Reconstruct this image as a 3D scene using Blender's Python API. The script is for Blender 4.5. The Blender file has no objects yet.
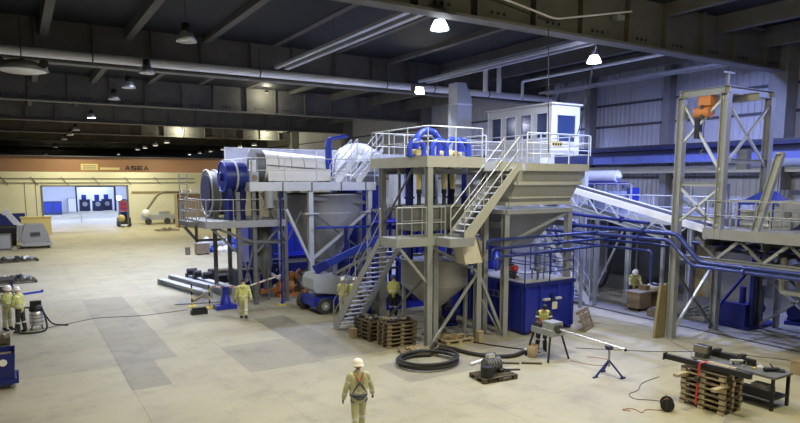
import bpy, bmesh, math, random
from mathutils import Vector, Matrix, Quaternion
random.seed(7)
SC = bpy.context.scene
COL = SC.collection
R = math.radians
# ---------------------------------------------------------------- camera
F_PX, PITCH, YAW, CAM_H = 622.0, math.atan(75/622.0), R(31.6), 5.9
cam_d = bpy.data.cameras.new('camera'); cam = bpy.data.objects.new('camera', cam_d); COL.objects.link(cam)
cam.location = (0, 0, CAM_H); cam.rotation_euler = (math.pi/2-PITCH, 0, -YAW)
cam_d.sensor_width = 36; cam_d.lens = 36*F_PX/800; cam_d.shift_y = (255-211.5)/800; cam_d.clip_end = 400
SC.camera = cam
# ---------------------------------------------------------------- world, exposure
w = bpy.data.worlds.new('world'); SC.world = w; w.use_nodes = True
w.node_tree.nodes['Background'].inputs[0].default_value = (.5, .6, .8, 1)
w.node_tree.nodes['Background'].inputs[1].default_value = 0.05
SC.view_settings.view_transform = 'Standard'; SC.view_settings.look = 'None'
SC.view_settings.exposure = 0.0; SC.view_settings.gamma = 1.0; SC.view_settings.use_curve_mapping = False
WARM = (1.0, .92, .60); COOL = (.74, .79, 1.0); NEUT = (1.0, .95, .72); BLUE = (.29, .37, 1.0)
LIGHT_GAIN = .16
# ---------------------------------------------------------------- materials
MATS = {}
def mat(name, col, rough=.6, metal=0., var=.12, scale=3., bump=.0, spec=.4, emit=None, es=0, trans=0, alpha=1, bscale=None):
    m = bpy.data.materials.new(name); m.use_nodes = True; nt = m.node_tree; b = nt.nodes['Principled BSDF']
    b.inputs['Roughness'].default_value = rough; b.inputs['Metallic'].default_value = metal
    b.inputs['Specular IOR Level'].default_value = spec
    tc = nt.nodes.new('ShaderNodeNewGeometry'); n = nt.nodes.new('ShaderNodeTexNoise')
    n.inputs['Scale'].default_value = scale; n.inputs['Detail'].default_value = 4
    nt.links.new(tc.outputs['Position'], n.inputs['Vector'])
    mx = nt.nodes.new('ShaderNodeMix'); mx.data_type = 'RGBA'
    mx.inputs[6].default_value = (*[max(0, c*(1-var)) for c in col], 1)
    mx.inputs[7].default_value = (*[min(1, c*(1+var)) for c in col], 1)
    nt.links.new(n.outputs['Fac'], mx.inputs[0]); nt.links.new(mx.outputs[2], b.inputs['Base Color'])
    if bump:
        n2 = nt.nodes.new('ShaderNodeTexNoise'); n2.inputs['Scale'].default_value = bscale or scale*6
        nt.links.new(tc.outputs['Position'], n2.inputs['Vector'])
        bp = nt.nodes.new('ShaderNodeBump'); bp.inputs['Strength'].default_value = bump; bp.inputs['Distance'].default_value = .02
        nt.links.new(n2.outputs['Fac'], bp.inputs['Height']); nt.links.new(bp.outputs['Normal'], b.inputs['Normal'])
    if emit: b.inputs['Emission Color'].default_value = (*emit, 1); b.inputs['Emission Strength'].default_value = es
    if trans: b.inputs['Transmission Weight'].default_value = trans
    if alpha < 1: b.inputs['Alpha'].default_value = alpha
    MATS[name] = m; return m
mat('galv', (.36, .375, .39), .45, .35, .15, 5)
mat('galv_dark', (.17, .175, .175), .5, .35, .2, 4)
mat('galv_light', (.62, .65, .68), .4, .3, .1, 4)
mat('grate', (.28, .285, .27), .6, .3, .2, 6)
mat('beige', (.43, .435, .42), .5, .1, .1, 3)
mat('tank_grey', (.29, .295, .30), .5, .25, .16, 1.5)
mat('cream', (.64, .61, .50), .5, 0, .08, 3)
mat('cyc_yellow', (.66, .55, .26), .45, 0, .1, 5)
mat('blue', (.018, .03, .34), .3, .0, .15, 3)
mat('blue_dark', (.014, .022, .17), .38, .0, .25, 3)
mat('blue_mid', (.03, .055, .36), .25, 0, .15, 3)
mat('blue_pipe', (.03, .045, .19), .28, .1, .2, 3)
mat('white', (.82, .83, .84), .5, 0, .05, 2)
mat('white_drum', (.86, .84, .76), .4, 0, .06, 2)
mat('black', (.015, .015, .017), .5, 0, .3, 6)
mat('rubber', (.025, .025, .025), .75, 0, .3, 8)
mat('dark_steel', (.07, .07, .07), .45, .5, .3, 5)
mat('brown_steel', (.20, .18, .15), .5, .3, .3, 4)
mat('orange', (.50, .20, .06), .5, 0, .15, 4)
mat('hoist_orange', (.62, .24, .08), .45, 0, .1, 4)
mat('red', (.55, .04, .04), .45, 0, .1, 4)
mat('wood', (.23, .185, .12), .8, 0, .45, 9, .3)
mat('wood_dark', (.09, .07, .045), .85, 0, .35, 9, .3)
mat('wood_light', (.40, .33, .215), .8, 0, .2, 8, .2)
mat('cardboard', (.30, .23, .14), .85, 0, .15, 4)
mat('cable', (.02, .02, .022), .7, 0, .2, 8)
mat('cable_red', (.30, .09, .05), .6, 0, .1, 8)
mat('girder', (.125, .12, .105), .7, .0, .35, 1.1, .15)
mat('girder_edge', (.17, .165, .15), .6, .1, .25, 2)
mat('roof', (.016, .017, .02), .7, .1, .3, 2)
mat('pipe_grey', (.9, .9, .88), .45, .1, .08, 2)
mat('tray', (.60, .61, .64), .4, .4, .1, 3)
mat('cladding', (.52, .52, .51), .55, .1, .1, 1)
mat('cladding_rail', (.10, .10, .11), .6, 0, .2, 3)
mat('concrete_wall', (.21, .205, .185), .85, 0, .15, 1, .2)
mat('col_concrete', (.23, .225, .20), .85, 0, .2, 2, .2)
mat('back_wall', (.74, .735, .60), .8, 0, .06, .6)
mat('room_white', (.78, .80, .86), .8, 0, .05, .6)
mat('crane_orange', (.31, .165, .08), .5, 0, .1, .8)
mat('crane_plate', (.60, .50, .22), .6, 0, .1, 3)
mat('runway_blue', (.13, .16, .36), .5, 0, .15, 1)
mat('navy', (.02, .025, .07), .5, 0, .2, 2)
mat('hivis', (.55, .56, .19), .75, 0, .12, 6, .2)
mat('hivis_pale', (.54, .53, .34), .75, 0, .14, 6, .2)
mat('trouser_dark', (.035, .035, .04), .8, 0, .2, 8)
mat('skin', (.55, .33, .24), .55, 0, .06, 10)
mat('lip', (.42, .16, .13), .5, 0, .05, 10)
mat('eye', (.02, .015, .01), .3, 0, .05, 10)
mat('hair', (.07, .045, .03), .7, 0, .2, 20)
mat('helmet_white', (.86, .84, .80), .35, 0, .03, 4)
mat('helmet_blue', (.08, .16, .50), .35, 0, .05, 4)
mat('harness_blue', (.05, .07, .16), .7, 0, .1, 8)
mat('harness_red', (.50, .13, .06), .7, 0, .1, 8)
mat('reflective', (.75, .76, .74), .35, .3, .05, 8)
mat('boot', (.03, .028, .025), .7, 0, .2, 8)
mat('lift_grey', (.40, .43, .47), .45, 0, .06, 3)
mat('tyre', (.06, .06, .062), .8, 0, .2, 8)
mat('aluminium', (.74, .75, .76), .35, .8, .06, 5)
mat('glass_dark', (.025, .045, .12), .12, 0, .3, 1.2, spec=.8)
mat('plastic_wrap', (.70, .74, .90), .35, 0, .12, 4, .4, alpha=.5)
mat('stripe_yellow', (.72, .56, .06), .6, 0, .1, 5)
mat('tape_white', (.80, .78, .74), .6, 0, .05, 5)
mat('sign_black', (.012, .012, .012), .6, 0, .05, 5)
mat('sign_white', (.82, .82, .80), .6, 0, .05, 5)
mat('scrap', (.34, .27, .17), .7, .1, .45, 12, .3)
mat('scrap_grey', (.30, .30, .30), .6, .3, .4, 10, .2)
mat('motor', (.16, .165, .17), .45, .4, .2, 6)
mat('beam_wood', (.25, .215, .115), .7, 0, .15, 6, .2)
mat('cabin_white', (.58, .58, .56), .6, 0, .05, 2)
mat('lens_on', (1, 1, 1), .3, emit=(.85, .92, 1.0), es=14)
mat('bell_glass', (1, 1, 1), .3, emit=(.82, .88, 1.0), es=5)
mat('lens_warm', (1, 1, 1), .3, emit=(1.0, .93, .74), es=5)
mat('lens_off', (.72, .74, .76), .2, .2)
mat('panel_lit', (1, 1, 1), .3, emit=(.75, .85, 1.0), es=6)
def glass_mat(name, col, alpha):
    m = bpy.data.materials.new(name); m.use_nodes = True; nt = m.node_tree
    nt.nodes.remove(nt.nodes['Principled BSDF']); out = nt.nodes['Material Output']
    t = nt.nodes.new('ShaderNodeBsdfTransparent'); gl = nt.nodes.new('ShaderNodeBsdfGlossy'); mx = nt.nodes.new('ShaderNodeMixShader')
    t.inputs[0].default_value = (*col, 1); gl.inputs['Roughness'].default_value = .12; mx.inputs[0].default_value = alpha
    nt.links.new(t.outputs[0], mx.inputs[1]); nt.links.new(gl.outputs[0], mx.inputs[2]); nt.links.new(mx.outputs[0], out.inputs[0])
    MATS[name] = m
glass_mat('clear_panel', (.86, .89, .97), .10)
def floor_mat():
    m = mat('floor', (.37, .345, .245), .6, 0, .24, .5, .12, spec=.35, bscale=5); nt = m.node_tree; b = nt.nodes['Principled BSDF']
    base = b.inputs['Base Color'].links[0].from_socket
    geo = nt.nodes.new('ShaderNodeNewGeometry'); sep = nt.nodes.new('ShaderNodeSeparateXYZ'); nt.links.new(geo.outputs['Position'], sep.inputs[0])
    def math_(op, a, c):
        n = nt.nodes.new('ShaderNodeMath'); n.operation = op
        for i, v in enumerate((a, c)):
            if isinstance(v, (int, float)): n.inputs[i].default_value = v
            else: nt.links.new(v, n.inputs[i])
        return n.outputs[0]
    wob = nt.nodes.new('ShaderNodeTexNoise'); wob.inputs['Scale'].default_value = 1.3; nt.links.new(geo.outputs['Position'], wob.inputs['Vector'])
    wx = math_('ADD', sep.outputs[0], math_('MULTIPLY', math_('SUBTRACT', wob.outputs['Fac'], .5), .12))
    wy = math_('ADD', sep.outputs[1], math_('MULTIPLY', math_('SUBTRACT', wob.outputs['Fac'], .5), .12))
    fac = None
    # worn, darker repair patches; those by hoist frame and mezzanine are painted shade (x0,x1,y0,y1,amount)
    for x0, x1, y0, y1, amt in \
        ((2.45, 3.55, 18.4, 27, .5), (2.45, 4.3, 21.3, 34, .4), (-4, 2.5, 21.1, 34.5, .23), (8.3, 9.7, 18.6, 25.5, .62),
         (9.7, 13.6, 18.2, 23.5, .42), (5.86, 9.7, 18.25, 21.7, .36), (9.5, 11.9, 14.9, 16.9, .36), (16.5, 22.6, 13.2, 16.2, .18), (13.5, 16.5, 16.6, 23, .3), (11.9, 16.2, 14.6, 16.4, .34), (17.2, 21.5, 11.8, 14.5, .12), (22.75, 33, 6, 34, .38), (5.0, 9.4, 26, 33, .18)):
        m1 = math_('MULTIPLY', math_('GREATER_THAN', wx, x0), math_('LESS_THAN', wx, x1))
        m2 = math_('MULTIPLY', math_('GREATER_THAN', wy, y0), math_('LESS_THAN', wy, y1))
        k = math_('MULTIPLY', math_('MULTIPLY', m1, m2), amt)
        fac = k if fac is None else math_('MAXIMUM', fac, k)
    # stains
    st = nt.nodes.new('ShaderNodeTexNoise'); st.inputs['Scale'].default_value = .9; st.inputs['Detail'].default_value = 9; st.inputs['Roughness'].default_value = .72
    nt.links.new(geo.outputs['Position'], st.inputs['Vector'])
    rmp = nt.nodes.new('ShaderNodeMapRange'); rmp.inputs[1].default_value = .5; rmp.inputs[2].default_value = .72; rmp.inputs[3].default_value = 0; rmp.inputs[4].default_value = .42
    nt.links.new(st.outputs['Fac'], rmp.inputs[0])
    fac = math_('MINIMUM', math_('ADD', fac, rmp.outputs[0]), .75)
    mx = nt.nodes.new('ShaderNodeMix'); mx.data_type = 'RGBA'; nt.links.new(fac, mx.inputs[0]); nt.links.new(base, mx.inputs[6])
    mx.inputs[7].default_value = (.13, .125, .12, 1); nt.links.new(mx.outputs[2], b.inputs['Base Color'])
floor_mat()
# ---------------------------------------------------------------- mesh builder
def V(*a): return Vector(a[0] if len(a) == 1 else a)
WM = {}                                              # world matrix of every parent
class MB:
    def __init__(s): s.v = []; s.f = []; s.sm = []
    def _add(s, vs, fs, smooth=False):
        o = len(s.v); s.v += [tuple(p) for p in vs]; s.f += [tuple(i+o for i in f) for f in fs]; s.sm += [smooth]*len(fs); return s
    def box(s, x0, x1, y0, y1, z0, z1):
        vs = [(x, y, z) for z in (z0, z1) for y in (y0, y1) for x in (x0, x1)]
        return s._add(vs, [(0, 2, 3, 1), (4, 5, 7, 6), (0, 1, 5, 4), (2, 6, 7, 3), (0, 4, 6, 2), (1, 3, 7, 5)])
    def cbox(s, c, sz, rz=0, M=None):
        M = M or (Matrix.Translation(c) @ Matrix.Rotation(rz, 4, 'Z'))
        vs = [M @ V(x*sz[0]/2, y*sz[1]/2, z*sz[2]/2) for z in (-1, 1) for y in (-1, 1) for x in (-1, 1)]
        return s._add(vs, [(0, 2, 3, 1), (4, 5, 7, 6), (0, 1, 5, 4), (2, 6, 7, 3), (0, 4, 6, 2), (1, 3, 7, 5)])
    def frame(s, p, q, up=(0, 0, 1)):
        p, q = V(p), V(q); d = (q-p).normalized(); u = V(up)
        if abs(d.dot(u)) > .98: u = V(0, 1, 0) if abs(d.y) < .9 else V(1, 0, 0)
        sd = d.cross(u).normalized(); u = sd.cross(d).normalized(); return p, q, d, sd, u
    def bar(s, p, q, w, h=None, up=(0, 0, 1)):
        h = h or w; p, q, d, sd, u = s.frame(p, q, up)
        vs = [c + sd*a*w/2 + u*b*h/2 for c in (p, q) for a, b in ((-1, -1), (1, -1), (1, 1), (-1, 1))]
        return s._add(vs, [(0, 1, 2, 3), (7, 6, 5, 4), (0, 4, 5, 1), (1, 5, 6, 2), (2, 6, 7, 3), (3, 7, 4, 0)])
    def ibeam(s, p, q, dep, wid, tf=.02, tw=.015, up=(0, 0, 1)):
        P, Q, d, sd, u = s.frame(p, q, up)
        for k in (-1, 1): o = u*k*(dep/2-tf/2); s.bar(P+o, Q+o, wid, tf, u)
        return s.bar(P, Q, tw, dep-2*tf, u)
    def cyl(s, p, q, r0, r1=None, n=14, cap=True):
        r1 = r0 if r1 is None else r1; P, Q, d, sd, u = s.frame(p, q)
        vs = [c + (sd*math.cos(t) + u*math.sin(t))*r for c, r in ((P, r0), (Q, r1)) for t in [2*math.pi*i/n for i in range(n)]]
        s._add(vs, [(i, (i+1) % n, n+(i+1) % n, n+i)[::-1] for i in range(n)], True)
        if cap: s._add(vs, [tuple(range(n)), tuple(range(2*n-1, n-1, -1))])
        return s
    def tube(s, pts, r, n=8, closed=False, cap=True):
        pts = [V(p) for p in pts]; N = len(pts); rings = []; u = None
        for i, p in enumerate(pts):
            a = pts[(i-1) % N] if (closed or i) else p; b = pts[(i+1) % N] if (closed or i < N-1) else p
            d = (b-a).normalized()
            if u is None:
                u = V(0, 0, 1) if abs(d.z) < .9 else V(1, 0, 0)
            u = (u - d*u.dot(d)).normalized(); sd = d.cross(u)
            rr = r[i] if isinstance(r, (list, tuple)) else r
            rings.append([p + (sd*math.cos(t)+u*math.sin(t))*rr for t in [2*math.pi*k/n for k in range(n)]])
        vs = [x for g in rings for x in g]; fs = []
        for i in range(N if closed else N-1):
            j = (i+1) % N
            for k in range(n): fs.append((i*n+k, i*n+(k+1) % n, j*n+(k+1) % n, j*n+k))
        s._add(vs, fs, True)
        if cap and not closed: s._add(vs, [tuple(range(n))[::-1], tuple(range((N-1)*n, N*n))])
        return s
    def lathe(s, c, prof, n=20, axis='Z', M=None):
        M = M or Matrix.Translation(V(c))
        vs = [M @ V(r*math.cos(2*math.pi*i/n), r*math.sin(2*math.pi*i/n), z) for r, z in prof for i in range(n)]
        fs = [(j*n+i, j*n+(i+1) % n, (j+1)*n+(i+1) % n, (j+1)*n+i) for j in range(len(prof)-1) for i in range(n)]
        return s._add(vs, fs, True)
    def sphere(s, c, r, nu=12, nv=8, M=None, sc=(1, 1, 1)):
        M = M or Matrix.Translation(V(c)); vs = [M @ V(0, 0, -r*sc[2])]
        for j in range(1, nv):
            t = math.pi*j/nv-math.pi/2
            vs += [M @ V(r*sc[0]*math.cos(t)*math.cos(2*math.pi*i/nu), r*sc[1]*math.cos(t)*math.sin(2*math.pi*i/nu), r*sc[2]*math.sin(t)) for i in range(nu)]
        vs.append(M @ V(0, 0, r*sc[2])); L = len(vs)-1
        fs = [(0, 1+(i+1) % nu, 1+i) for i in range(nu)]
        for j in range(nv-2): fs += [(1+j*nu+i, 1+j*nu+(i+1) % nu, 1+(j+1)*nu+(i+1) % nu, 1+(j+1)*nu+i) for i in range(nu)]
        fs += [(L, 1+(nv-2)*nu+i, 1+(nv-2)*nu+(i+1) % nu) for i in range(nu)]
        return s._add(vs, fs, True)
    def prism(s, poly, vec, smooth=False):
        a = [V(p) for p in poly]; vec = V(vec); n = len(a); vs = a+[p+vec for p in a]
        nor = sum(((a[i]).cross(a[(i+1) % n]) for i in range(n)), V(0, 0, 0)); fl = nor.dot(vec) > 0
        fs = [tuple(range(n))[::-1 if fl else 1], tuple(range(n, 2*n))[::1 if fl else -1]]
        fs += [((i, (i+1) % n, n+(i+1) % n, n+i) if fl else (i, n+i, n+(i+1) % n, (i+1) % n)) for i in range(n)]
        return s._add(vs, fs, smooth)
    def hexa(s, b, t):                                # bottom 4 points, top 4 points (same winding, ccw from above)
        return s._add(list(b)+list(t), [(3, 2, 1, 0), (4, 5, 6, 7)] + [(i, (i+1) % 4, 4+(i+1) % 4, 4+i) for i in range(4)])
    def shell4(s, b, t, thick=.02):                   # open four-sided funnel
        b = [V(p) for p in b]; t = [V(p) for p in t]; cb = sum(b, V(0, 0, 0))/4; ct = sum(t, V(0, 0, 0))/4
        bi = [p+(cb-p).normalized()*thick*1.4 for p in b]; ti = [p+(ct-p).normalized()*thick*1.4 for p in t]
        s._add(b+t+bi+ti, [f for i in range(4) for j in [(i+1) % 4] for f in ((i, j, 4+j, 4+i), (8+j, 8+i, 12+i, 12+j), (4+i, 4+j, 12+j, 12+i), (j, i, 8+i, 8+j))])
        return s
    def mesh(s, name, m):
        me = bpy.data.meshes.new(name); me.from_pydata(s.v, [], s.f); me.polygons.foreach_set('use_smooth', s.sm)
        me.materials.append(MATS[m]); me.update(); return me
    def build(s, name, m, parent=None, local=False, **kw):
        if parent is not None and not local:
            I = WM[parent.name].inverted(); s.v = [tuple(I @ V(p)) for p in s.v]
        o = bpy.data.objects.new(name, s.mesh(name, m)); COL.objects.link(o)
        if parent is not None: o.parent = parent; WM[o.name] = WM[parent.name]
        else: WM[o.name] = Matrix.Identity(4)
        if kw: tag(o, **kw)
        return o
def tag(o, label=None, cat=None, group=None, kind=None):
    for k, v in (('label', label), ('category', cat), ('group', group), ('kind', kind)):
        if v: o[k] = v
    return o
def thing(name, label, cat, loc=(0, 0, 0), rz=0, group=None):
    o = bpy.data.objects.new(name, None); COL.objects.link(o); o.location = loc; o.rotation_euler = (0, 0, rz); o.empty_display_size = .2
    WM[o.name] = Matrix.Translation(V(loc)) @ Matrix.Rotation(rz, 4, 'Z'); return tag(o, label, cat, group)
def struct(name, mb, m, parent=None): return mb.build(name, m, parent, kind='structure') if parent is None else mb.build(name, m, parent)
def inst(name, me, parent, loc, rz=0):                # an object on shared mesh data; loc in the parent's frame
    o = bpy.data.objects.new(name, me); COL.objects.link(o); o.parent = parent; o.location = loc; o.rotation_euler = (0, 0, rz); return o
def dup(root, loc, rz, label=None, group=None):
    r = root.copy(); COL.objects.link(r); r.location = loc; r.rotation_euler = (0, 0, rz)
    WM[r.name] = Matrix.Translation(V(loc)) @ Matrix.Rotation(rz, 4, 'Z')
    if label: r['label'] = label
    if group: r['group'] = group
    for ch in list(root.children):
        c = ch.copy(); COL.objects.link(c); c.parent = r
        for g in ch.children: d = g.copy(); COL.objects.link(d); d.parent = c
    return r
def M_(parent, p): return WM[parent.name].inverted() @ V(p)
def arc(c, r, a0, a1, ax='XZ', n=8):                  # points on an arc (degrees) in a plane
    out = []
    for i in range(n+1):
        t = R(a0+(a1-a0)*i/n); a, b = r*math.cos(t), r*math.sin(t)
        out.append(V(c)+(V(a, 0, b) if ax == 'XZ' else V(0, a, b) if ax == 'YZ' else V(a, b, 0)))
    return out
def rounded(pts, r=.25, n=5):                         # polyline with rounded corners
    pts = [V(p) for p in pts]; out = [pts[0]]
    for i in range(1, len(pts)-1):
        a, b, c = pts[i-1], pts[i], pts[i+1]; u = (a-b); v = (c-b); rr = min(r, u.length*.49, v.length*.49); p = b+u.normalized()*rr; q = b+v.normalized()*rr
        for k in range(n+1):
            t = k/n; out.append(p*(1-t)**2+b*2*t*(1-t)+q*t*t)
    return out+[pts[-1]]
POST = {}
def railing(parent, pts, h=1.05, step=1.35, m='galv', mids=1, toe=.0, r=.025, name='guardrail'):
    pts = [V(p) for p in pts]; mb = MB()
    for k in range(mids+1):
        z = h*(k+1)/(mids+1); mb.tube([p+V(0, 0, z) for p in pts], r*(1 if k == mids else .8), 6)
    for p in (pts[0], pts[-1]): mb.tube([p+V(0, 0, h/(mids+1)), p+V(0, 0, h)], r, 6)
    if toe:
        for a, b in zip(pts, pts[1:]): mb.bar(a+V(0, 0, toe/2), b+V(0, 0, toe/2), .012, toe)
    g = mb.build(name, m, parent); key = (round(h, 2), m, r)
    if key not in POST: POST[key] = MB().cyl((0, 0, 0), (0, 0, h), r, n=6).mesh('post', m)
    done = []
    for a, b in zip(pts, pts[1:]):
        n = max(1, round((b-a).length/step))
        for i in range(n+1):
            p = a+(b-a)*i/n
            if all((p-q).length > .1 for q in done): done.append(p); inst('post', POST[key], g, M_(parent, p))
    return g
def stairs(name, label, foot, top, wdir, width, m='galv', tread_m='grate', rail=True, rails=(0, 1), cat='staircase', depth=.22, rise=.2, railh=1.0, group=None):
    """foot/top: centre of one side's nosing line at the bottom/top, wdir: unit vector across to the other side"""
    foot, top, wd = V(foot), V(top), V(wdir).normalized()
    t = thing(name, label, cat, foot, group=group); d = top-foot; n = max(2, round(d.z/rise)); hd = V(d.x, d.y, 0).normalized()
    for k in (0, 1):
        o = wd*width*k; mb = MB(); a = foot+o; b = top+o
        mb.prism([a+V(0, 0, 0), a+hd*depth*1.2, b+V(0, 0, -depth*.9)+hd*.0, b+V(0, 0, .06)+hd*.0, a+V(0, 0, .22)], wd*.03*(1 if k else -1)); mb.build('stringer', m, t)
    tm = MB().cbox((0, 0, 0), (.24, width-.04, .03), math.atan2(hd.y, hd.x)).mesh('tread', tread_m)
    for i in range(1, n):
        p = foot+d*i/n+wd*width/2; inst('tread', tm, t, M_(t, p))
    if rail:
        for k in rails:
            o = wd*width*k; mb = MB()
            for z in (railh*.5, railh): mb.tube([foot+o+V(0, 0, z+.1), top+o+V(0, 0, z)], .022, 6)
            mb.tube([foot+o+V(0, 0, railh*.5+.1), foot+o+V(0, 0, railh+.1)], .022, 6).tube([top+o+V(0, 0, railh*.5), top+o+V(0, 0, railh)], .022, 6)
            g = mb.build('handrail', m, t)
            ns = max(1, round(d.length/1.3))
            for i in range(ns+1):
                p = foot+o+d*i/ns
                key = (round(railh, 2), m, .022)
                if key not in POST: POST[key] = MB().cyl((0, 0, 0), (0, 0, railh), .022, n=6).mesh('post', m)
                inst('post', POST[key], g, M_(t, p))
    return t
# ---------------------------------------------------------------- the hall
XL, XR, YF, YB, YE = -5.0, 33.0, -7.0, 92.0, 152.0
RX, RZ, SL = 14.0, 13.95, .062                        # ridge
def roof_z(x): return RZ-abs(x-RX)*SL
GY = [1.0, 16.8, 32.6, 48.4, 64.2, 80.0, 95.8, 111.6, 127.4, 143.2]; GZ = 11.12
fl = struct('floor', MB().box(XL, XR, YF, YE, -.4, -.05), 'floor')
xs = [XL, -1, 2.5, 5.85, 10.4, 14.4, 18.4, 22.72, 26.5, 30, XR]; ys = [YF, 0, 6, 12, 18, 24, 30, 36, 42, 48, 54, 60, 66, 72, 79, 86, 92]
for i in range(len(xs)-1):
    for j in range(len(ys)-1):
        g = .0025; MB().box(xs[i]+g, xs[i+1]-g, ys[j]+g, ys[j+1]-g, -.06, 0).build('floor_slab', 'floor', fl)
MB().box(XL, XR, YB, YE, -.06, 0).build('floor_slab', 'floor', fl)
struct('trim_1', MB().box(22.66, 22.69, YF, 60, 0, .012).box(22.74, 22.77, YF, 60, 0, .012), 'dark_steel')
struct('wall_left', MB().box(XL-.3, XL, YF, YE, -.4, 14), 'concrete_wall')
struct('wall_front', MB().box(XL, XR, YF-.3, YF, -.4, 14.2), 'concrete_wall')
struct('wall_end', MB().box(XL, XR, YE, YE+.3, -.4, 14.2), 'cladding_rail')
# right wall: base wall, corrugated sheets between rails, columns
wr = struct('wall_right', MB().box(XR+.12, XR+.35, YF, YE, -.4, 14), 'concrete_wall')
def corr(y0, y1, z0, z1, x=XR, pitch=.32, d=.05):
    mb = MB(); n = max(1, int((y1-y0)/pitch)); prof = []
    for i in range(n):
        y = y0+(y1-y0)*i/n; p = (y1-y0)/n
        prof += [(y, x), (y+p*.55, x), (y+p*.65, x-d), (y+p*.9, x-d)]
    prof.append((y1, x)); k = len(prof)
    vs = [(px, py, z) for z in (z0, z1) for py, px in prof]
    return mb._add(vs, [(i+1, i, k+i, k+i+1) for i in range(k-1)])
for y0, y1 in [(YF, 4.8), (4.8, 16.8), (16.8, 20), (20, 23.2), (23.2, 26.2), (26.2, 29.2), (29.2, 32.6), (32.6, 48.4), (48.4, 64.2), (64.2, 80), (80, 92)]:
    for z0, z1 in ((2.9, 6.0), (6.1, 9.25), (9.35, 10.6), (10.7, 12.6)):
        corr(y0+.015, y1-.015, z0, z1).build('cladding_panel', 'cladding', wr)
for z in (6.05, 9.3, 10.65): MB().box(XR-.1, XR+.1, YF, YB, z-.07, z+.07).build('wall_rail', 'cladding_rail', wr)
MB().box(XR-.05, XR+.12, YF, YB, 0, 2.9).build('wall_plinth', 'concrete_wall', wr)
for k, y in enumerate((1.0, 9, 16.8, 23.2, 29.0, 32.6, 48.4, 64.2, 80)):
    dp, wd = (1.1, .9) if y in GY else (.7, .42)
    tag(MB().box(XR-dp, XR-.1, y-wd/2, y+wd/2, 0, roof_z(XR-.5)-.3).build('trim_%d' % (k+2), 'col_concrete'), kind='structure')
# crane runway on the right wall
t = thing('crane_runway', 'blue steel crane runway girder along the right wall', 'girder', (31.6, 40, 6.85))
MB().box(31.35, 31.5, YF, 90, 6.95, 7.35).build('web', 'runway_blue', t); MB().box(31.25, 31.5, YF, 90, 7.35, 7.6).build('cable_duct', 'navy', t)
MB().box(31.05, 31.75, YF, 90, 6.86, 6.95).build('bottom_flange', 'runway_blue', t)
MB().box(31.0, 31.8, YF, 90, 7.6, 7.78).build('top_flange', 'navy', t)
MB().box(31.36, 31.44, YF, 90, 7.78, 7.9).build('rail', 'dark_steel', t)
t2 = thing('crane_runway', 'crane runway girder along the left wall', 'girder', (-4, 40, 6.85))
MB().ibeam((-4, YF, 7.3), (-4, 90, 7.3), .9, .5).build('girder', 'runway_blue', t2)
for y in range(20, 32, 2): MB().box(31.3, 31.55, y-.02, y+.02, 6.95, 7.35).build('stiffener', 'runway_blue', t)
# roof
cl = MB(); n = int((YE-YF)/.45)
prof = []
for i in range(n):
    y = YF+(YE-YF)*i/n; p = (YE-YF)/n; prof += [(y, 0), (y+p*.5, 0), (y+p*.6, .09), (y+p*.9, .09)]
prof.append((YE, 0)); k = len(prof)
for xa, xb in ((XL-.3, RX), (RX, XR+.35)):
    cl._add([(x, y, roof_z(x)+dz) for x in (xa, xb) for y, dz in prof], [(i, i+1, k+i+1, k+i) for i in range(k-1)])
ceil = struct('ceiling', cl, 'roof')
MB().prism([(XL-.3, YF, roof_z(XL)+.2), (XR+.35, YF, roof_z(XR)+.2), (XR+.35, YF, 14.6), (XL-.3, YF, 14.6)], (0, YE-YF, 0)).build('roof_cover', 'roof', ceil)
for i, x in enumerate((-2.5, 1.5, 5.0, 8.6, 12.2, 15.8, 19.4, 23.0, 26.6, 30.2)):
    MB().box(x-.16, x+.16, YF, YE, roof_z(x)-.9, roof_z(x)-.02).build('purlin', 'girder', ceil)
BOLT = MB().cyl((0, 0, 0), (0, .045, 0), .055, n=8).mesh('bolt', 'sign_black')
def girder(y, near):
    g = thing('roof_girder', 'placeholder', 'girder', (RX, y, GZ), group='roof girders across the hall')
    xa, xb = XL, XR-.3
    z1 = lambda x: roof_z(x)-.12
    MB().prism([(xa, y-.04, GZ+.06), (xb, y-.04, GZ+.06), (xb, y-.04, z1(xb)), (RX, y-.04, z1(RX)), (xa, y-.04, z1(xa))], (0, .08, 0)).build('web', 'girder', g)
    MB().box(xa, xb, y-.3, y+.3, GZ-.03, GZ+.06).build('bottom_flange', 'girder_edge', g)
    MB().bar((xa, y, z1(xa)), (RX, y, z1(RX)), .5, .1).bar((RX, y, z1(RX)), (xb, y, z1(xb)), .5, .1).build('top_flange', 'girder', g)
    i = 0; x = xa+1.3
    while x < xb-.5:
        MB().box(x-.03, x+.03, y-.28, y+.28, GZ+.06, z1(x)-.05).build('stiffener', 'girder', g)
        if near:
            for q in range(3): inst('bolt', BOLT, g, M_(g, (x+.75+q*.27, y-.075, GZ+.33)))
        x += 2.55 if i % 2 else 2.3; i += 1
    return g
GL = ['behind the camera', 'nearest, at the top right', 'behind the long grey pipe', 'lit by a warm spot above the white drum', 'second beyond the long grey pipe, over the blue arches', 'third beyond the long grey pipe',
      'just before the rear partition wall', 'first beyond the partition wall', 'second beyond the partition wall', 'furthest, at the end of the hall']
for i, y in enumerate(GY):
    if i == 0: continue
    girder(y, i < 6)['label'] = 'deep tapered steel roof girder, '+GL[i]
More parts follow.
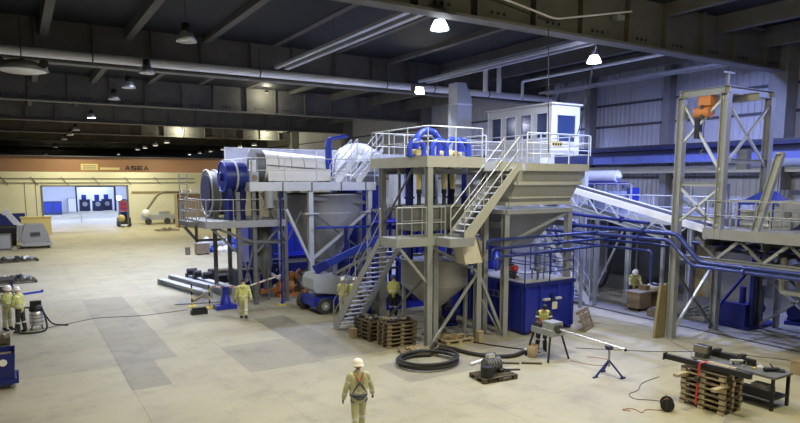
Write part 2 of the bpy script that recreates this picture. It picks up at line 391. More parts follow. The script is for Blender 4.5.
# ---------------------------------------------------------------- ceiling services
t = thing('overhead_pipe', 'long light grey pipe hanging below the second roof girder', 'pipe', (14, 31.6, 11.3))
MB().tube(rounded([(XL, 31.6, 11.33), (31.9, 31.6, 11.33), (32.2, 31.6, 12.5)], .4), .2, 12).build('pipe', 'pipe_grey', t)
for x in (3.3, 11, 18.5, 21.8, 26): MB().bar((x, 31.6, 11.1), (x, 31.6, 12.6), .04, .04).tube(arc((x, 31.6, 11.33), .215, 0, 360, 'YZ', 12), .03, 5).build('hanger', 'dark_steel', t)
for i, (x, lab) in enumerate(((12.05, 'leftmost twin pale ceiling rail running toward the camera'), (20.8, 'middle twin pale ceiling rail above the cyclone tower'), (30.4, 'rightmost pale ceiling rail near the right wall'))):
    t = thing('ceiling_rail', lab, 'rail', (x, 25, 11.6), group='pale ceiling rails')
    for dx in (-.28, .28): MB().box(x+dx-.11, x+dx+.11, 17.2, 31.2, 11.55, 11.68).build('strip', 'tray', t)
    for y in (19.5, 25, 30): MB().box(x-.34, x+.34, y-.03, y+.03, 11.68, 11.74).bar((x, y, 11.7), (x, y, roof_z(x)), .015, .015).build('hanger', 'dark_steel', t)
t = thing('drop_pipe', 'pair of short vertical pale pipes joining the long pipe', 'pipe', (26, 31.0, 11.4))
for x in (25.3, 26.4): MB().cyl((x, 31.0, 11.35), (x, 31.0, 13.0), .16).build('pipe', 'pipe_grey', t)
t = thing('crane_supply_rail', 'pale square bracket pipe under the roof at right', 'pipe', (28, 22, 11.3))
MB().tube(rounded([(28.2, 30.8, 11.0), (28.2, 30.8, 12.2), (28.2, 17.1, 12.2)], .2), .1, 8).build('pipe', 'pipe_grey', t)
for y in (18, 22, 26, 30): MB().bar((28.2, y, 12.2), (28.2, y, roof_z(28.2)-.03), .03).build('hanger', 'dark_steel', t)
# high bay lamps
LAMP_ME = dict(h=MB().lathe((0, 0, 0), [(.001, .34), (.13, .34), (.14, .12), (.10, .08)], 14).mesh('housing', 'black'),
               r=MB().lathe((0, 0, 0), [(.10, .10), (.16, .08), (.24, -.06), (.29, -.20), (.31, -.20), (.25, -.05), (.17, .10), (.10, .12)], 18).mesh('reflector', 'aluminium'),
               on=MB().lathe((0, 0, 0), [(.001, -.19), (.28, -.19), (.28, -.17), (.001, -.17)], 18).mesh('lens', 'lens_on'),
               warm=MB().lathe((0, 0, 0), [(.001, -.19), (.28, -.19), (.28, -.17), (.001, -.17)], 18).mesh('lens', 'lens_warm'),
               bell=MB().lathe((0, 0, 0), [(.10, .10), (.16, .08), (.24, -.06), (.29, -.20), (.31, -.20), (.25, -.05), (.17, .10), (.10, .12)], 18).mesh('reflector', 'bell_glass'),
               off=MB().lathe((0, 0, 0), [(.001, -.19), (.28, -.19), (.28, -.17), (.001, -.17)], 18).mesh('lens', 'lens_off'))
def lamp(x, y, z, kind, power, color, label, size=.6, sc=1.0, spread=180, bell=False):
    t = thing('high_bay_lamp', label, 'lamp', (x, y, z), group='high bay lamps under the roof'); t.scale = (sc,)*3
    inst('housing', LAMP_ME['h'], t, (0, 0, 0)); inst('reflector', LAMP_ME['bell' if bell else 'r'], t, (0, 0, 0)); inst('lens', LAMP_ME[kind], t, (0, 0, 0))
    MB().bar((0, 0, .3), (0, 0, max(.5, (roof_z(x)-z)/sc)), .02, .02).build('suspension', 'dark_steel', t, local=True)
    if power:
        d = bpy.data.lights.new('lamp_light', 'AREA'); d.shape = 'DISK'; d.size = size; d.energy = power*LIGHT_GAIN; d.color = color; d.spread = R(spread)
        o = bpy.data.objects.new('lamp_light', d); COL.objects.link(o); o.parent = t; o.location = (0, 0, -.26)
    return t
ORD = ['nearest', 'second', 'third', 'fourth', 'fifth', 'sixth', 'seventh', 'eighth', 'ninth', 'tenth', 'eleventh']
for i, (y, k, p, c) in enumerate([(23.4, 'off', 2000, WARM), (31.2, 'off', 2600, COOL), (36.6, 'off', 4200, COOL), (42.3, 'off', 5500, COOL), (55.6, 'on', 5000, NEUT), (70.3, 'off', 5000, WARM), (78, 'off', 3000, WARM), (87.2, 'off', 4500, WARM), (109, 'off', 500, WARM), (140, 'off', 500, WARM)]):
    lamp(5.5, y, 11, k, p, c, 'bell shaped lamp of the left row, %s from the camera' % ORD[i], sc=1.15)
for i, (y, k, p) in enumerate([(69.9, 'warm', 3000), (76.3, 'warm', 1500), (83.0, 'warm', 3500), (88.4, 'warm', 2600), (106.3, 'warm', 500)]):
    lamp(14, y, 10, k, p, WARM, 'small lit lamp of the middle far row, %s from the camera' % ORD[i])
for i, (y, k, p, c) in enumerate([(69.9, 'warm', 2000, NEUT), (75.2, 'warm', 0, NEUT), (82.5, 'warm', 1500, WARM), (88.5, 'warm', 0, WARM), (94.6, 'warm', 300, WARM), (101, 'on', 400, COOL)]):
    lamp(23.5, y, 10, k, p, c, 'small lit lamp of the right far row, %s from the camera' % ORD[i])
lamp(12.2, 17.35, 11, 'on', 2600, COOL, 'bright blue white lamp under the nearest girder, top centre', sc=1.0, bell=True)
lamp(21.1, 18.7, 11, 'on', 2600, COOL, 'bright blue white lamp at upper right before the right wall', sc=1.0, bell=True)
lamp(6.7, 20.3, 12.0, 'off', 0, WARM, 'lamp cut off by the top edge of the picture')
for i, (x, y, p, c, lab) in enumerate([(5, 4, 2600, WARM, 'left'), (13, 6, 3000, WARM, 'middle'), (22, 3, 1800, WARM, 'right'), (4, 13, 3600, WARM, 'left second'), (14, 12.5, 3200, WARM, 'middle second'), (28, 8, 6500, BLUE, 'blue fill added at far right')]):  # last entry is an unseen blue fill added to tint the right side
    lamp(x, y, 11.2, 'warm', p, c, 'lamp of the rows above the camera, %s' % lab)
for i, (x, y, z, p, c, lab) in enumerate([(13.5, 17.75, 12.0, 2600, COOL, 'just behind the nearest girder, left'), (19.0, 17.75, 12.0, 3200, (.62, .68, 1.0), 'just behind the nearest girder, middle'), (26.0, 17.75, 12.0, 10000, BLUE, 'just behind the nearest girder, right'),
                                            (8.5, 33.4, 11.6, 5000, COOL, 'just behind the second girder, left'), (14.5, 33.4, 11.6, 7000, (.62, .68, 1.0), 'just behind the second girder, second'), (20.5, 33.4, 11.6, 9000, BLUE, 'just behind the second girder, third'), (27, 33.4, 11.6, 9000, BLUE, 'just behind the second girder, right'),
                                            (12, 49.2, 11.6, 9500, COOL, 'just behind the third girder')]):
    lamp(x, y, z, 'on', p, c, 'added cool fill lamp hidden %s' % lab)  # unseen fill lights added over the plant, hidden by the girder webs
# floodlight under the pipe and lamps close to girders, some of them added fills
t = thing('floodlight', 'square lit floodlight just below the long grey pipe', 'lamp', (19.3, 29.5, 10.75))
MB().box(19.0, 19.6, 29.3, 29.75, 10.6, 11.1).build('housing', 'galv_dark', t)
MB().box(19.05, 19.55, 29.28, 29.3, 10.63, 10.98).build('lens', 'lens_warm', t)
MB().bar((19.3, 29.5, 11.1), (19.3, 29.5, 13.4), .03).build('suspension', 'dark_steel', t)
dl = bpy.data.lights.new('lamp_light', 'AREA'); dl.size = .4; dl.energy = 3500*LIGHT_GAIN; dl.color = NEUT; o = bpy.data.objects.new('lamp_light', dl); COL.objects.link(o); o.parent = t; o.location = (0, -.26, .0); o.rotation_euler = (R(60), 0, 0)
def glow(x, y, z, p, c, lab):
    t = thing('girder_light', lab, 'lamp', (x, y, z))
    MB().box(x-.12, x+.12, y-.08, y+.08, z, z+.16).bar((x, y, z+.1), (x, y, roof_z(x)), .02).build('housing', 'black', t)
    d = bpy.data.lights.new('lamp_light', 'POINT'); d.energy = p*LIGHT_GAIN; d.color = c; d.shadow_soft_size = .1
    o = bpy.data.objects.new('lamp_light', d); COL.objects.link(o); o.parent = t; o.location = (0, 0, -.12)
glow(17.0, 47.3, 12.6, 900, NEUT, 'small lamp lighting the girder above the white drum')
glow(28.3, 78.9, 12.0, 2600, NEUT, 'small lamp lighting the far girder above the drum end')
glow(17.6, 78.9, 12.0, 3000, NEUT, 'small lamp lighting the far girder left of the drum')
glow(14, 34.2, 12.3, 900, COOL, 'added fill lamp hidden behind the second girder, middle')  # this and the next ones: unseen fills added to give the girders beyond bluish light
glow(24, 34.2, 12.2, 900, COOL, 'added fill lamp hidden behind the second girder, right')
glow(10, 50.0, 12.4, 1100, COOL, 'added fill lamp hidden behind the third girder, left')
glow(20, 50.0, 12.4, 1100, COOL, 'added fill lamp hidden behind the third girder, right')
glow(17, 7, 11.4, 3600, WARM, 'added fill lamp out of view before the nearest girder')  # added out of frame to brighten the nearest girder's face
# heater unit at the left edge
t = thing('air_heater', 'oval white air heater unit hanging at the upper left corner', 'heater', (.3, 28, 10.2))
MB().lathe((.5, 28, 10.05), [(.001, .3), (.5, .28), (.85, .1), (.9, -.05), (.75, -.08)], 24).build('housing', 'galv_dark', t)
MB().lathe((.5, 28, 10.05), [(.001, -.12), (.62, -.12), (.8, -.07)], 24).build('diffuser', 'lens_off', t)
for dx in (-.7, .0, .7): MB().cyl((.5+dx, 27.3, 10.2), (.5+dx, 27.6, 10.2), .16, n=12).build('fan_motor', 'black', t)
MB().bar((.5, 28, 10.3), (.5, 28, 13), .04).build('hanger', 'dark_steel', t)
# ---------------------------------------------------------------- rear partition wall, gate, back room
wb = MB()
def wall_y(mb, x0, x1, z0, z1, y0, y1): mb.box(x0, x1, y0, y1, z0, z1)
wall_y(wb, XL, -2.4, 0, 8.7, YB, YB+.3); wall_y(wb, -2.4, .85, 1.75, 8.7, YB, YB+.3); wall_y(wb, .85, 2.9, 0, 8.7, YB, YB+.3)
wall_y(wb, 2.9, 12.95, 5.1, 8.7, YB, YB+.3); wall_y(wb, 12.95, XR, 0, 8.7, YB, YB+.3)
wbo = struct('wall_back', wb, 'back_wall')
for z in (5.55, 6.1): MB().cyl((XL, YB-.12, z), (22, YB-.12, z), .05, n=6).build('wall_pipe', 'galv_dark', wbo)
MB().box(13.5, 22, YB-.06, YB, 4.05, 4.35).build('ledge', 'cardboard', wbo)
for x in (-1, 2.2, 5.6, 9.3, 13.2, 17): MB().bar((x-.5, YB-.1, 6.3), (x+.3, YB-.1, 5.3), .08).build('bracket', 'galv_dark', wbo)
for x in (-3, 1.0, 2.2): MB().box(x-.03, x+.03, YB-.04, YB, .1, 5.5).build('seam', 'cladding_rail', wbo)
d = struct('door_1', MB().box(2.75, 2.95, YB-.08, YB+.35, 0, 5.2).box(12.9, 13.1, YB-.08, YB+.35, 0, 5.2).box(2.75, 13.1, YB-.08, YB+.35, 5.05, 5.22), 'galv_dark')
d2 = struct('door_2', MB().box(-2.4, .85, YB+.1, YB+.2, 0, 1.75), 'blue_mid')
for i in range(9): MB().box(-2.35+i*.36, -2.12+i*.36, YB+.06, YB+.1, .05, 1.7).build('door_slat', 'blue_dark', d2)
struct('wall_room_left', MB().box(-2.3, -2, YB+.3, 131, 0, 8.7), 'room_white'); struct('wall_room_right', MB().box(20.5, 20.8, YB+.3, 131, 0, 8.7), 'room_white')
struct('wall_room_back', MB().box(-2, 9.7, 131, 131.3, 0, 8.7).box(16.2, 20.5, 131, 131.3, 0, 8.7).box(9.7, 16.2, 131, 131.3, 4.6, 8.7), 'room_white')
struct('ceiling_room', MB().box(-2.3, 20.8, YB, 140, 8.7, 8.9), 'room_white')
struct('door_3', MB().box(9.5, 9.75, 130.9, 131.4, 0, 4.7).box(16.1, 16.4, 130.9, 131.4, 0, 4.7).box(9.5, 16.4, 130.9, 131.4, 4.55, 4.8), 'navy')
struct('wall_room_far', MB().box(4, 20.5, 140, 140.3, 0, 8.7), 'room_white')
for i, (x, y) in enumerate(((5, 100), (12, 104), (4, 118), (14, 120), (13, 136))):
    t = thing('room_light', 'bluish ceiling light in the room behind the gate, %s' % ORD[i], 'lamp', (x, y, 8.6))
    MB().box(x-.6, x+.6, y-.3, y+.3, 8.5, 8.68).build('panel', 'panel_lit', t)
    dl = bpy.data.lights.new('lamp_light', 'AREA'); dl.shape = 'RECTANGLE'; dl.size = 1.2; dl.size_y = .6; dl.energy = 9500*LIGHT_GAIN; dl.color = (.50, .6, 1.0)
    o = bpy.data.objects.new('lamp_light', dl); COL.objects.link(o); o.parent = t; o.location = (0, 0, -.2)
# things in the back room
t = thing('machine_cabinet', 'blue grey machine cabinet at the left inside the back room', 'cabinet', (5.2, 122, 0))
MB().box(3.9, 6.6, 121, 123.5, 0, 2.3).build('body', 'glass_dark', t); MB().box(4.0, 5.1, 120.95, 121, .4, 2.1).build('door', 'blue_mid', t); MB().box(5.3, 6.5, 120.95, 121, .4, 2.1).build('door', 'blue_mid', t)
t = thing('wall_cabinet', 'pale upright cabinet left of the inner doorway', 'cabinet', (9, 129.5, 0))
MB().box(8.1, 9.4, 129.5, 130.8, 0, 2.6).build('body', 'lift_grey', t); MB().box(8.15, 9.35, 129.46, 129.5, .1, 2.5).build('door', 'white', t)
t = thing('light_tower', 'glowing round work lamp on a mast by the right gate side', 'lamp', (12.4, 96, 0))
MB().cyl((12.4, 96, .3), (12.4, 96, 3.9), .06).build('mast', 'galv', t); MB().sphere((12.4, 95.9, 3.4), .33).build('bulb', 'lens_on', t)
for a in (0, 2.1, 4.2): MB().bar((12.4, 96, .6), (12.4+.7*math.cos(a), 96+.7*math.sin(a), .02), .05).build('leg', 'galv', t)
for i, (x, y, lab) in enumerate(((11.2, 134, 'left'), (13.4, 133.5, 'middle'), (15.2, 135, 'right'))):
    t = thing('machine', 'dark machine seen through the inner doorway, '+lab, 'machine', (x, y, 0))
    MB().box(x-.9, x+.9, y-.6, y+.6, 0, 2.2-.3*(i == 1)).build('body', 'navy', t); MB().cyl((x, y-.62, 1.3), (x, y-.58, 1.3), .45).build('wheel', 'galv', t); MB().box(x-.5, x+.3, y-.3, y+.3, 2.2-.3*(i == 1), 3.1).build('motor', 'blue_mid', t)
t = thing('red_cabinet', 'red drawer cabinet inside the gate at right', 'cabinet', (16.5, 118, 0))
MB().box(15.2, 16.8, 117.5, 118.5, 0, 2.6).build('body', 'blue_mid', t)
for i in range(3): MB().box(15.25, 16.75, 117.44, 117.5, .2+i*.8, .9+i*.8).build('drawer', 'red', t)
t = thing('low_barrier', 'low pipe barrier standing in the gate opening', 'barrier', (5, 97, 0))
MB().tube(rounded([(3.6, 97, 0), (3.6, 97, 1.1), (7.6, 97, 1.1), (7.6, 97, 0)], .1), .05, 6).build('hoop', 'galv_light', t); MB().cyl((3.6, 97, .6), (7.6, 97, .6), .035, n=6).build('rail', 'galv_light', t)
# overhead crane with lettering
t = thing('bridge_crane', 'orange brown overhead bridge crane girder lettered ASEA', 'crane', (14, 75, 6.8))
MB().box(-3.6, 30.8, 74.9, 75.9, 6.76, 8.36).build('bridge_girder', 'crane_orange', t)
MB().box(-3.6, 30.8, 77.9, 78.6, 6.9, 8.2).build('rear_girder', 'crane_orange', t)
for x in (-4.3, 30.75): MB().box(x, x+.95, 73.5, 79.5, 7.92, 8.5).build('end_carriage', 'crane_orange', t)
MB().box(6.1, 7.75, 74.86, 74.9, 6.95, 7.62).build('sign_plate', 'crane_plate', t); MB().box(7.95, 9.9, 74.86, 74.9, 7.0, 7.25).build('name_plate', 'crane_plate', t)
for i in range(3): MB().box(6.3, 7.55, 74.85, 74.86, 7.05+i*.17, 7.12+i*.17).build('sign_line', 'brown_steel', t)
MB().prism([(-3.6, 74.4, 8.36), (30.8, 74.4, 8.36), (30.8, 74.9, 8.36), (-3.6, 74.9, 8.36)], (0, 0, .05)).build('walkway', 'galv_dark', t)
# letters A S E A as flat raised strokes
def letter(ch, x, z, w, h, y, parent):
    s = h*.23; mb = MB(); d = .03
    def q(x0, x1, z0, z1): mb.box(x+x0*w, x+x1*w, y-d, y, z+z0*h, z+z1*h)
    if ch == 'A':
        mb.prism([(x, y, z), (x+s, y, z), (x+w*.5+s*.35, y, z+h), (x+w*.5-s*.45, y, z+h)], (0, -d, 0)); mb.prism([(x+w, y, z), (x+w-s, y, z), (x+w*.5-s*.35, y, z+h), (x+w*.5+s*.45, y, z+h)], (0, -d, 0)); q(.25, .75, .22, .4)
    if ch == 'E': q(0, .26, 0, 1); q(.2, 1, 0, .22); q(.2, .9, .39, .61); q(.2, 1, .78, 1)
    if ch == 'S': q(0, 1, 0, .22); q(0, 1, .39, .61); q(0, 1, .78, 1); q(0, .26, .5, .9); q(.74, 1, .1, .5)
    mb.build('letter', 'sign_black', parent)
for i, ch in enumerate('ASEA'): letter(ch, 10.45+i*.64, 6.97, .55, .48, 74.9, t)
# ---------------------------------------------------------------- cyclone tower
def column(parent, x, y, z0, z1, s=.2, m='galv', name='column', plate=True):
    mb = MB().ibeam((x, y, z0), (x, y, z1), s, s, .022, .02, (0, 1, 0)); o = mb.build(name, m, parent)
    if plate: MB().cbox((x, y, z0+.012), (s+.14, s+.14, .024)).build('base_plate', m, o)
    return o
def beam(parent, p, q, dep=.2, wid=.1, m='galv', name='beam'): return MB().ibeam(p, q, dep, wid, .018, .014).build(name, m, parent)
def brace(parent, p, q, w=.09, m='galv', name='brace'): return MB().bar(p, q, w, w).build(name, m, parent)
def deck(parent, x0, x1, y0, y1, z, fas=.36, m='beige', name='deck'):
    d = MB().box(x0+.02, x1-.02, y0+.02, y1-.02, z-.05, z).build(name, 'grate', parent)
    for a in ((x0, x1, y0, y0+.04), (x0, x1, y1-.04, y1), (x0, x0+.04, y0+.04, y1-.04), (x1-.04, x1, y0+.04, y1-.04)):
        MB().box(*a, z-fas, z+.02).build('fascia', m, d)
    return d
T = thing('cyclone_tower', 'galvanised steel tower frame carrying the cyclones, front centre', 'steel tower', (12.08, 17.75, 0))
for x, y, z1 in ((12.08, 17.75, 6.33), (12.62, 18.15, 3.6), (14.35, 17.85, 3.7), (12.1, 20.97, 6.33), (14.55, 20.97, 6.33), (15.1, 18.4, 6.33)): column(T, x, y, 0, z1, .21)
deck(T, 11.95, 14.4, 17.65, 21.65, 6.7)
deck(T, 14.4, 15.62, 17.0, 18.6, 6.52, .3)
railing(T, [(12.0, 21.6, 6.7), (12.0, 17.7, 6.7), (14.35, 17.7, 6.7)], 1.02, 1.25, 'galv_light', 1)
railing(T, [(12.0, 21.6, 6.7), (15.0, 21.6, 6.7)], 1.02, 1.4, 'galv_light', 1)
for y in (18.7, 19.8, 20.97): beam(T, (12.08, y, 6.22), (14.4, y, 6.22))
# lower landing
deck(T, 10.72, 13.35, 17.65, 18.75, 3.92, .28, 'galv')
railing(T, [(10.76, 17.7, 3.92), (11.95, 17.7, 3.92)], 1.05, .6, 'galv', 1)
railing(T, [(12.2, 17.7, 3.92), (12.75, 17.7, 3.92)], 1.05, .6, 'galv', 1)
railing(T, [(11.6, 18.72, 3.92), (13.3, 18.72, 3.92)], 1.05, .8, 'galv', 1)
brace(T, (10.85, 17.75, 3.66), (12.0, 17.75, 2.35)); brace(T, (12.2, 17.8, 3.6), (14.3, 17.8, 2.55)); brace(T, (14.3, 17.72, 2.6), (12.2, 17.72, .12), .08)
brace(T, (14.4, 17.8, 2.4), (15.45, 17.7, .1), .1); brace(T, (14.3, 17.9, 1.9), (15.4, 17.78, .1), .05)
brace(T, (12.1, 20.9, .3), (12.1, 17.9, 2.6), .06, 'galv_dark'); brace(T, (12.1, 20.9, 4.2), (12.1, 18.9, 6.2), .06, 'galv_dark')
stairs('lower_staircase', 'steel open tread staircase from the floor to the tower landing', (10.55, 22.2, 0), (10.72, 18.75, 3.92), (1, 0, 0), .95, 'galv', 'galv', rails=(0,), rise=.21, depth=.26)
stairs('upper_staircase', 'pale steel staircase climbing right to the top tower deck', (12.95, 16.85, 3.92), (15.35, 16.85, 6.52), (0, 1, 0), .8, 'beige', 'galv_light', rise=.21, depth=.3, railh=.9)
deck(T, 12.3, 13.35, 16.8, 17.65, 3.92, .28, 'galv')
# hydrocyclones
for i, (x, y, lab) in enumerate(((12.5, 19.0, 'leftmost'), (13.62, 19.0, 'middle'), (14.3, 19.4, 'rightmost'))):
    c = thing('cyclone', 'yellow tapered cyclone hanging through the tower deck, '+lab, 'cyclone', (x, y, 6.7), group='cyclones in the tower')
    MB().lathe((x, y, 0), [(.15, 6.9), (.145, 6.55), (.13, 6.2), (.085, 5.55), (.075, 5.45)], 16).build('cone', 'cyc_yellow', c)
    MB().lathe((x, y, 0), [(.001, 7.0), (.26, 7.0), (.30, 6.95), (.30, 6.8), (.26, 6.72), (.001, 6.7)], 18).build('head_flange', 'cyc_yellow', c)
    MB().lathe((x, y, 0), [(.095, 5.56), (.10, 5.42), (.075, 5.4), (.075, 5.05), (.11, 4.98), (.11, 4.9)], 14).build('apex_sleeve', 'rubber', c)
    MB().lathe((x, y, 0), [(.14, 6.22), (.16, 6.22), (.16, 6.18), (.14, 6.18)], 16).build('clamp', 'galv', c)
# blue bends on the deck
def bend(label, pts, r=.09, m='blue_pipe', name='pipe_bend', flanges=(), group=None, rr=.3):
    t = thing(name, label, 'pipe', pts[0], group=group); path = rounded(pts, rr, 6); MB().tube(path, r, 12).build('pipe', m, t)
    for p, d in flanges:
        p = V(p); d = V(d).normalized(); MB().cyl(p-d*.03, p+d*.03, r*1.55, n=14).build('flange', m, t)
    return t
def archp(x0, x1, y, z0, ztop, n=10): return [V(x0, y, z0)]+[V((x0+x1)/2-(x1-x0)/2*math.cos(math.pi*i/n), y, ztop-(x1-x0)/2+(x1-x0)/2*math.sin(math.pi*i/n)) for i in range(n+1)]+[V(x1, y, z0)]
for x0, x1, y, z0, zt, r, lab in ((12.35, 13.4, 19.0, 6.75, 7.68, .12, 'tallest blue pipe arch on the tower deck'), (11.9, 12.5, 18.7, 6.72, 7.28, .1, 'leftmost low blue pipe arch on the tower deck'),
                               (12.72, 13.35, 18.5, 6.72, 7.3, .1, 'low blue pipe arch just inside the front rail corner'), (13.55, 14.35, 18.9, 6.95, 7.38, .12, 'right wide blue pipe arch above the yellow flanges'), (14.35, 14.95, 19.3, 6.6, 7.4, .12, 'rightmost blue pipe arch beside the hopper deck')):
    t = thing('pipe_arch', lab, 'pipe', (x0, y, z0), group='blue arches on the tower deck'); MB().tube(archp(x0, x1, y, z0, zt), r, 12).build('pipe', 'blue_mid', t)
    for x in (x0, x1): MB().cyl((x, y, z0), (x, y, z0+.05), r*1.5).build('flange', 'blue_mid', t)
for x, y, z0, lab in ((12.41, 19.6, 2.9, 'leftmost'), (12.72, 19.9, 2.9, 'second'), (13.5, 19.6, 3.0, 'third'), (14.4, 19.7, 3.0, 'fourth'), (15.0, 19.6, 3.0, 'rightmost')):
    t = thing('riser_pipe', 'dark blue vertical riser under the tower deck, %s of five' % lab, 'pipe', (x, y, z0), group='blue risers in the tower')
    MB().cyl((x, y, z0), (x, y, 6.62), .1, n=12).build('pipe', 'blue_dark', t)
    for z in (3.6, 5.2): MB().cyl((x, y, z), (x, y, z+.08), .15, n=12).build('flange', 'blue_dark', t)
# collecting launder under cyclones
t = thing('launder_box', 'dark grey collecting trough under the cyclones', 'trough', (13.5, 19.3, 4.3))
MB().shell4([(12.2, 18.85, 4.05), (15, 18.85, 4.05), (15, 20, 4.05), (12.2, 20, 4.05)], [(12.1, 18.8, 4.95), (15.1, 18.8, 4.95), (15.1, 20.1, 4.95), (12.1, 20.1, 4.95)]).build('trough', 'galv_dark', t)
MB().bar((12.1, 18.78, 4.95), (15.1, 18.78, 4.95), .05, .08).build('rim', 'galv', t)
for x in (12.4, 14.8): MB().bar((x, 20.2, 3.0), (x, 20.2, 6.3), .08).build('hanger', 'galv_dark', t)
# conical tank
t = thing('conical_tank', 'round grey tank with conical bottom under the tower landing', 'tank', (13.45, 19.35, 0))
MB().lathe((13.45, 19.35, 0), [(1.28, 2.98), (1.33, 3.0), (1.33, 2.93), (1.28, 2.92), (1.28, 2.05)], 36).build('shell', 'tank_grey', t)
MB().lathe((13.45, 19.35, 0), [(1.28, 2.05), (1.30, 2.0), (.22, 1.05), (.22, .85)], 36).build('cone', 'tank_grey', t)
MB().lathe((13.45, 19.35, 0), [(1.26, 2.9), (.001, 2.9)], 36).build('lid', 'galv_dark', t)
for a in (45, 135, 225, 315): x, y = 13.45+1.2*math.cos(R(a)), 19.35+1.2*math.sin(R(a)); MB().bar((x, y, 0), (x, y, 2.1), .12, .12).build('leg', 'galv', t)
MB().sphere((13.45, 19.35, .75), .28).build('outlet_valve', 'galv_dark', t)
def pump(name, label, x, y, z, rz=0, s=1.0, m='blue_mid', mm='motor'):
    t = thing(name, label, 'pump', (x, y, z), rz); M = lambda *p: V(*p)*s
    MB().box(-.6*s, .6*s, -.25*s, .25*s, 0, .1*s).build('skid', m, t, local=True)
    MB().cyl(M(-.55, 0, .38), M(.05, 0, .38), .2*s).build('motor', m, t, local=True)
    for k in range(5): MB().cyl(M(-.5+k*.11, 0, .38), M(-.46+k*.11, 0, .38), .225*s).build('fin', m, t, local=True)
    MB().cyl(M(.05, 0, .38), M(.28, 0, .38), .09*s).build('shaft', mm, t, local=True)
    MB().cyl(M(.28, 0, .4), M(.5, 0, .4), .27*s).cyl(M(.5, 0, .4), M(.62, 0, .4), .13*s).build('casing', mm, t, local=True)
    MB().cyl(M(.4, 0, .6), M(.4, 0, .9), .09*s).build('outlet', mm, t, local=True); MB().box(-.4*s, -.15*s, -.06*s, .14*s, .56*s, .7*s).build('terminal_box', mm, t, local=True)
    for k in (-.4, .4): MB().box((k-.06)*s, (k+.06)*s, -.2*s, .2*s, .1*s, .22*s).build('foot', m, t, local=True)
    return t
pump('slurry_pump', 'grey slurry pump directly under the conical tank', 13.5, 19.4, 0, .4, .9, 'galv_dark', 'motor')
pump('slurry_pump', 'dark blue pump behind the pallet stack', 12.3, 22.6, 0, .2, 1.2, 'blue_dark', 'motor')
pump('slurry_pump', 'dark blue pump left of the blue container tank', 15.0, 20.6, 0, 1.2, 1.1, 'blue_dark', 'dark_steel')
# cream chute
a = [(13.05, 17.3, 3.95), (13.78, 17.3, 3.95), (14.15, 17.3, 2.96), (13.36, 17.3, 2.94)]
t = thing('discharge_chute', 'cream sheet metal chute slanting beside the upper staircase', 'chute', (13.6, 17.4, 3.0))
MB().prism(a, (0, .55, 0)).build('body', 'cream', t); MB().bar(V(a[1])+V(.02, -.02, 0), V(a[2])+V(.02, -.02, 0), .05, .04).build('edge_strip', 'brown_steel', t); MB().box(13.0, 13.9, 17.25, 17.9, 3.95, 4.02).build('flange', 'galv', t)
# ---------------------------------------------------------------- feed hopper on legs
Hh = thing('feed_hopper', 'large beige ribbed feed hopper on steel legs above the blue tank', 'hopper', (17.1, 19, 0))
for x in (15.47, 18.75):
    for y in (17.65, 21.2): column(Hh, x, y, 0, 4.66, .22, 'galv', 'leg')
b0, b1, b2 = (15.5, 18.66, 17.6, 21.2, 4.95), (15.5, 18.72, 17.15, 21.4, 5.75), (15.52, 18.78, 16.98, 21.5, 6.25)
def rect(b, dx=0): return [(b[0]-dx, b[2]-dx, b[4]), (b[1]+dx, b[2]-dx, b[4]), (b[1]+dx, b[3]+dx, b[4]), (b[0]-dx, b[3]+dx, b[4])]
MB().shell4(rect(b0), rect(b1), .02).build('lower_body', 'beige', Hh); MB().shell4(rect(b1), rect(b2), .02).build('upper_body', 'beige', Hh)
def ring(b, w=.12, h=.1, m='beige', name='rib'):
    p = [V(q) for q in rect(b, w/3)]
    mb = MB()
    for i in range(4): mb.bar(p[i], p[(i+1) % 4], w, h)
    return mb.build(name, m, Hh)
ring((15.5, 18.68, 17.58, 21.2, 5.02), .16, .12); ring((15.5, 18.68, 17.45, 21.25, 5.25), .1, .07); ring((15.52, 18.74, 17.15, 21.4, 5.78), .16, .12); ring((15.47, 18.75, 17.65, 21.2, 4.72), .2, .16, 'galv', 'frame_ring')
MB().shell4([(16.6, 18.9, 3.2), (17.8, 18.9, 3.2), (17.8, 20, 3.2), (16.6, 20, 3.2)], [(15.6, 17.75, 4.62), (18.65, 17.75, 4.62), (18.65, 21.1, 4.62), (15.6, 21.1, 4.62)]).build('funnel', 'tank_grey', Hh)
d = deck(Hh, 15.62, 18.85, 16.75, 17.1, 6.48, .25); deck(Hh, 18.5, 18.85, 17.1, 21.9, 6.48, .25); deck(Hh, 15.3, 15.62, 17.1, 21.9, 6.48, .28)
railing(Hh, [(15.66, 16.78, 6.48), (18.82, 16.78, 6.48), (18.82, 21.8, 6.48)], 1.1, 1.0, 'galv_light', 2)
railing(Hh, [(15.35, 18.7, 6.48), (15.35, 21.8, 6.48), (18.82, 21.8, 6.48)], 1.1, 1.3, 'galv_light', 2)
brace(Hh, (15.6, 17.62, 3.55), (17.0, 17.62, 4.05), .09, 'galv'); brace(Hh, (17.0, 17.62, 4.05), (18.6, 17.62, 4.6), .09, 'galv')
beam(Hh, (15.47, 17.65, 4.2), (15.47, 21.2, 4.2), .2, .1, 'galv'); beam(Hh, (18.75, 17.65, 4.2), (18.75, 21.2, 4.2), .2, .1, 'galv')
t = thing('control_sign', 'small white sign with dark marks on the hopper guardrail', 'sign', (17, 16.7, 7.15))
MB().box(16.75, 17.3, 16.68, 16.72, 7.12, 7.32).build('plate', 'sign_white', t)
for k in range(4): MB().box(16.8+k*.125, 16.88+k*.125, 16.675, 16.68, 7.16, 7.24).build('mark', 'sign_black', t)
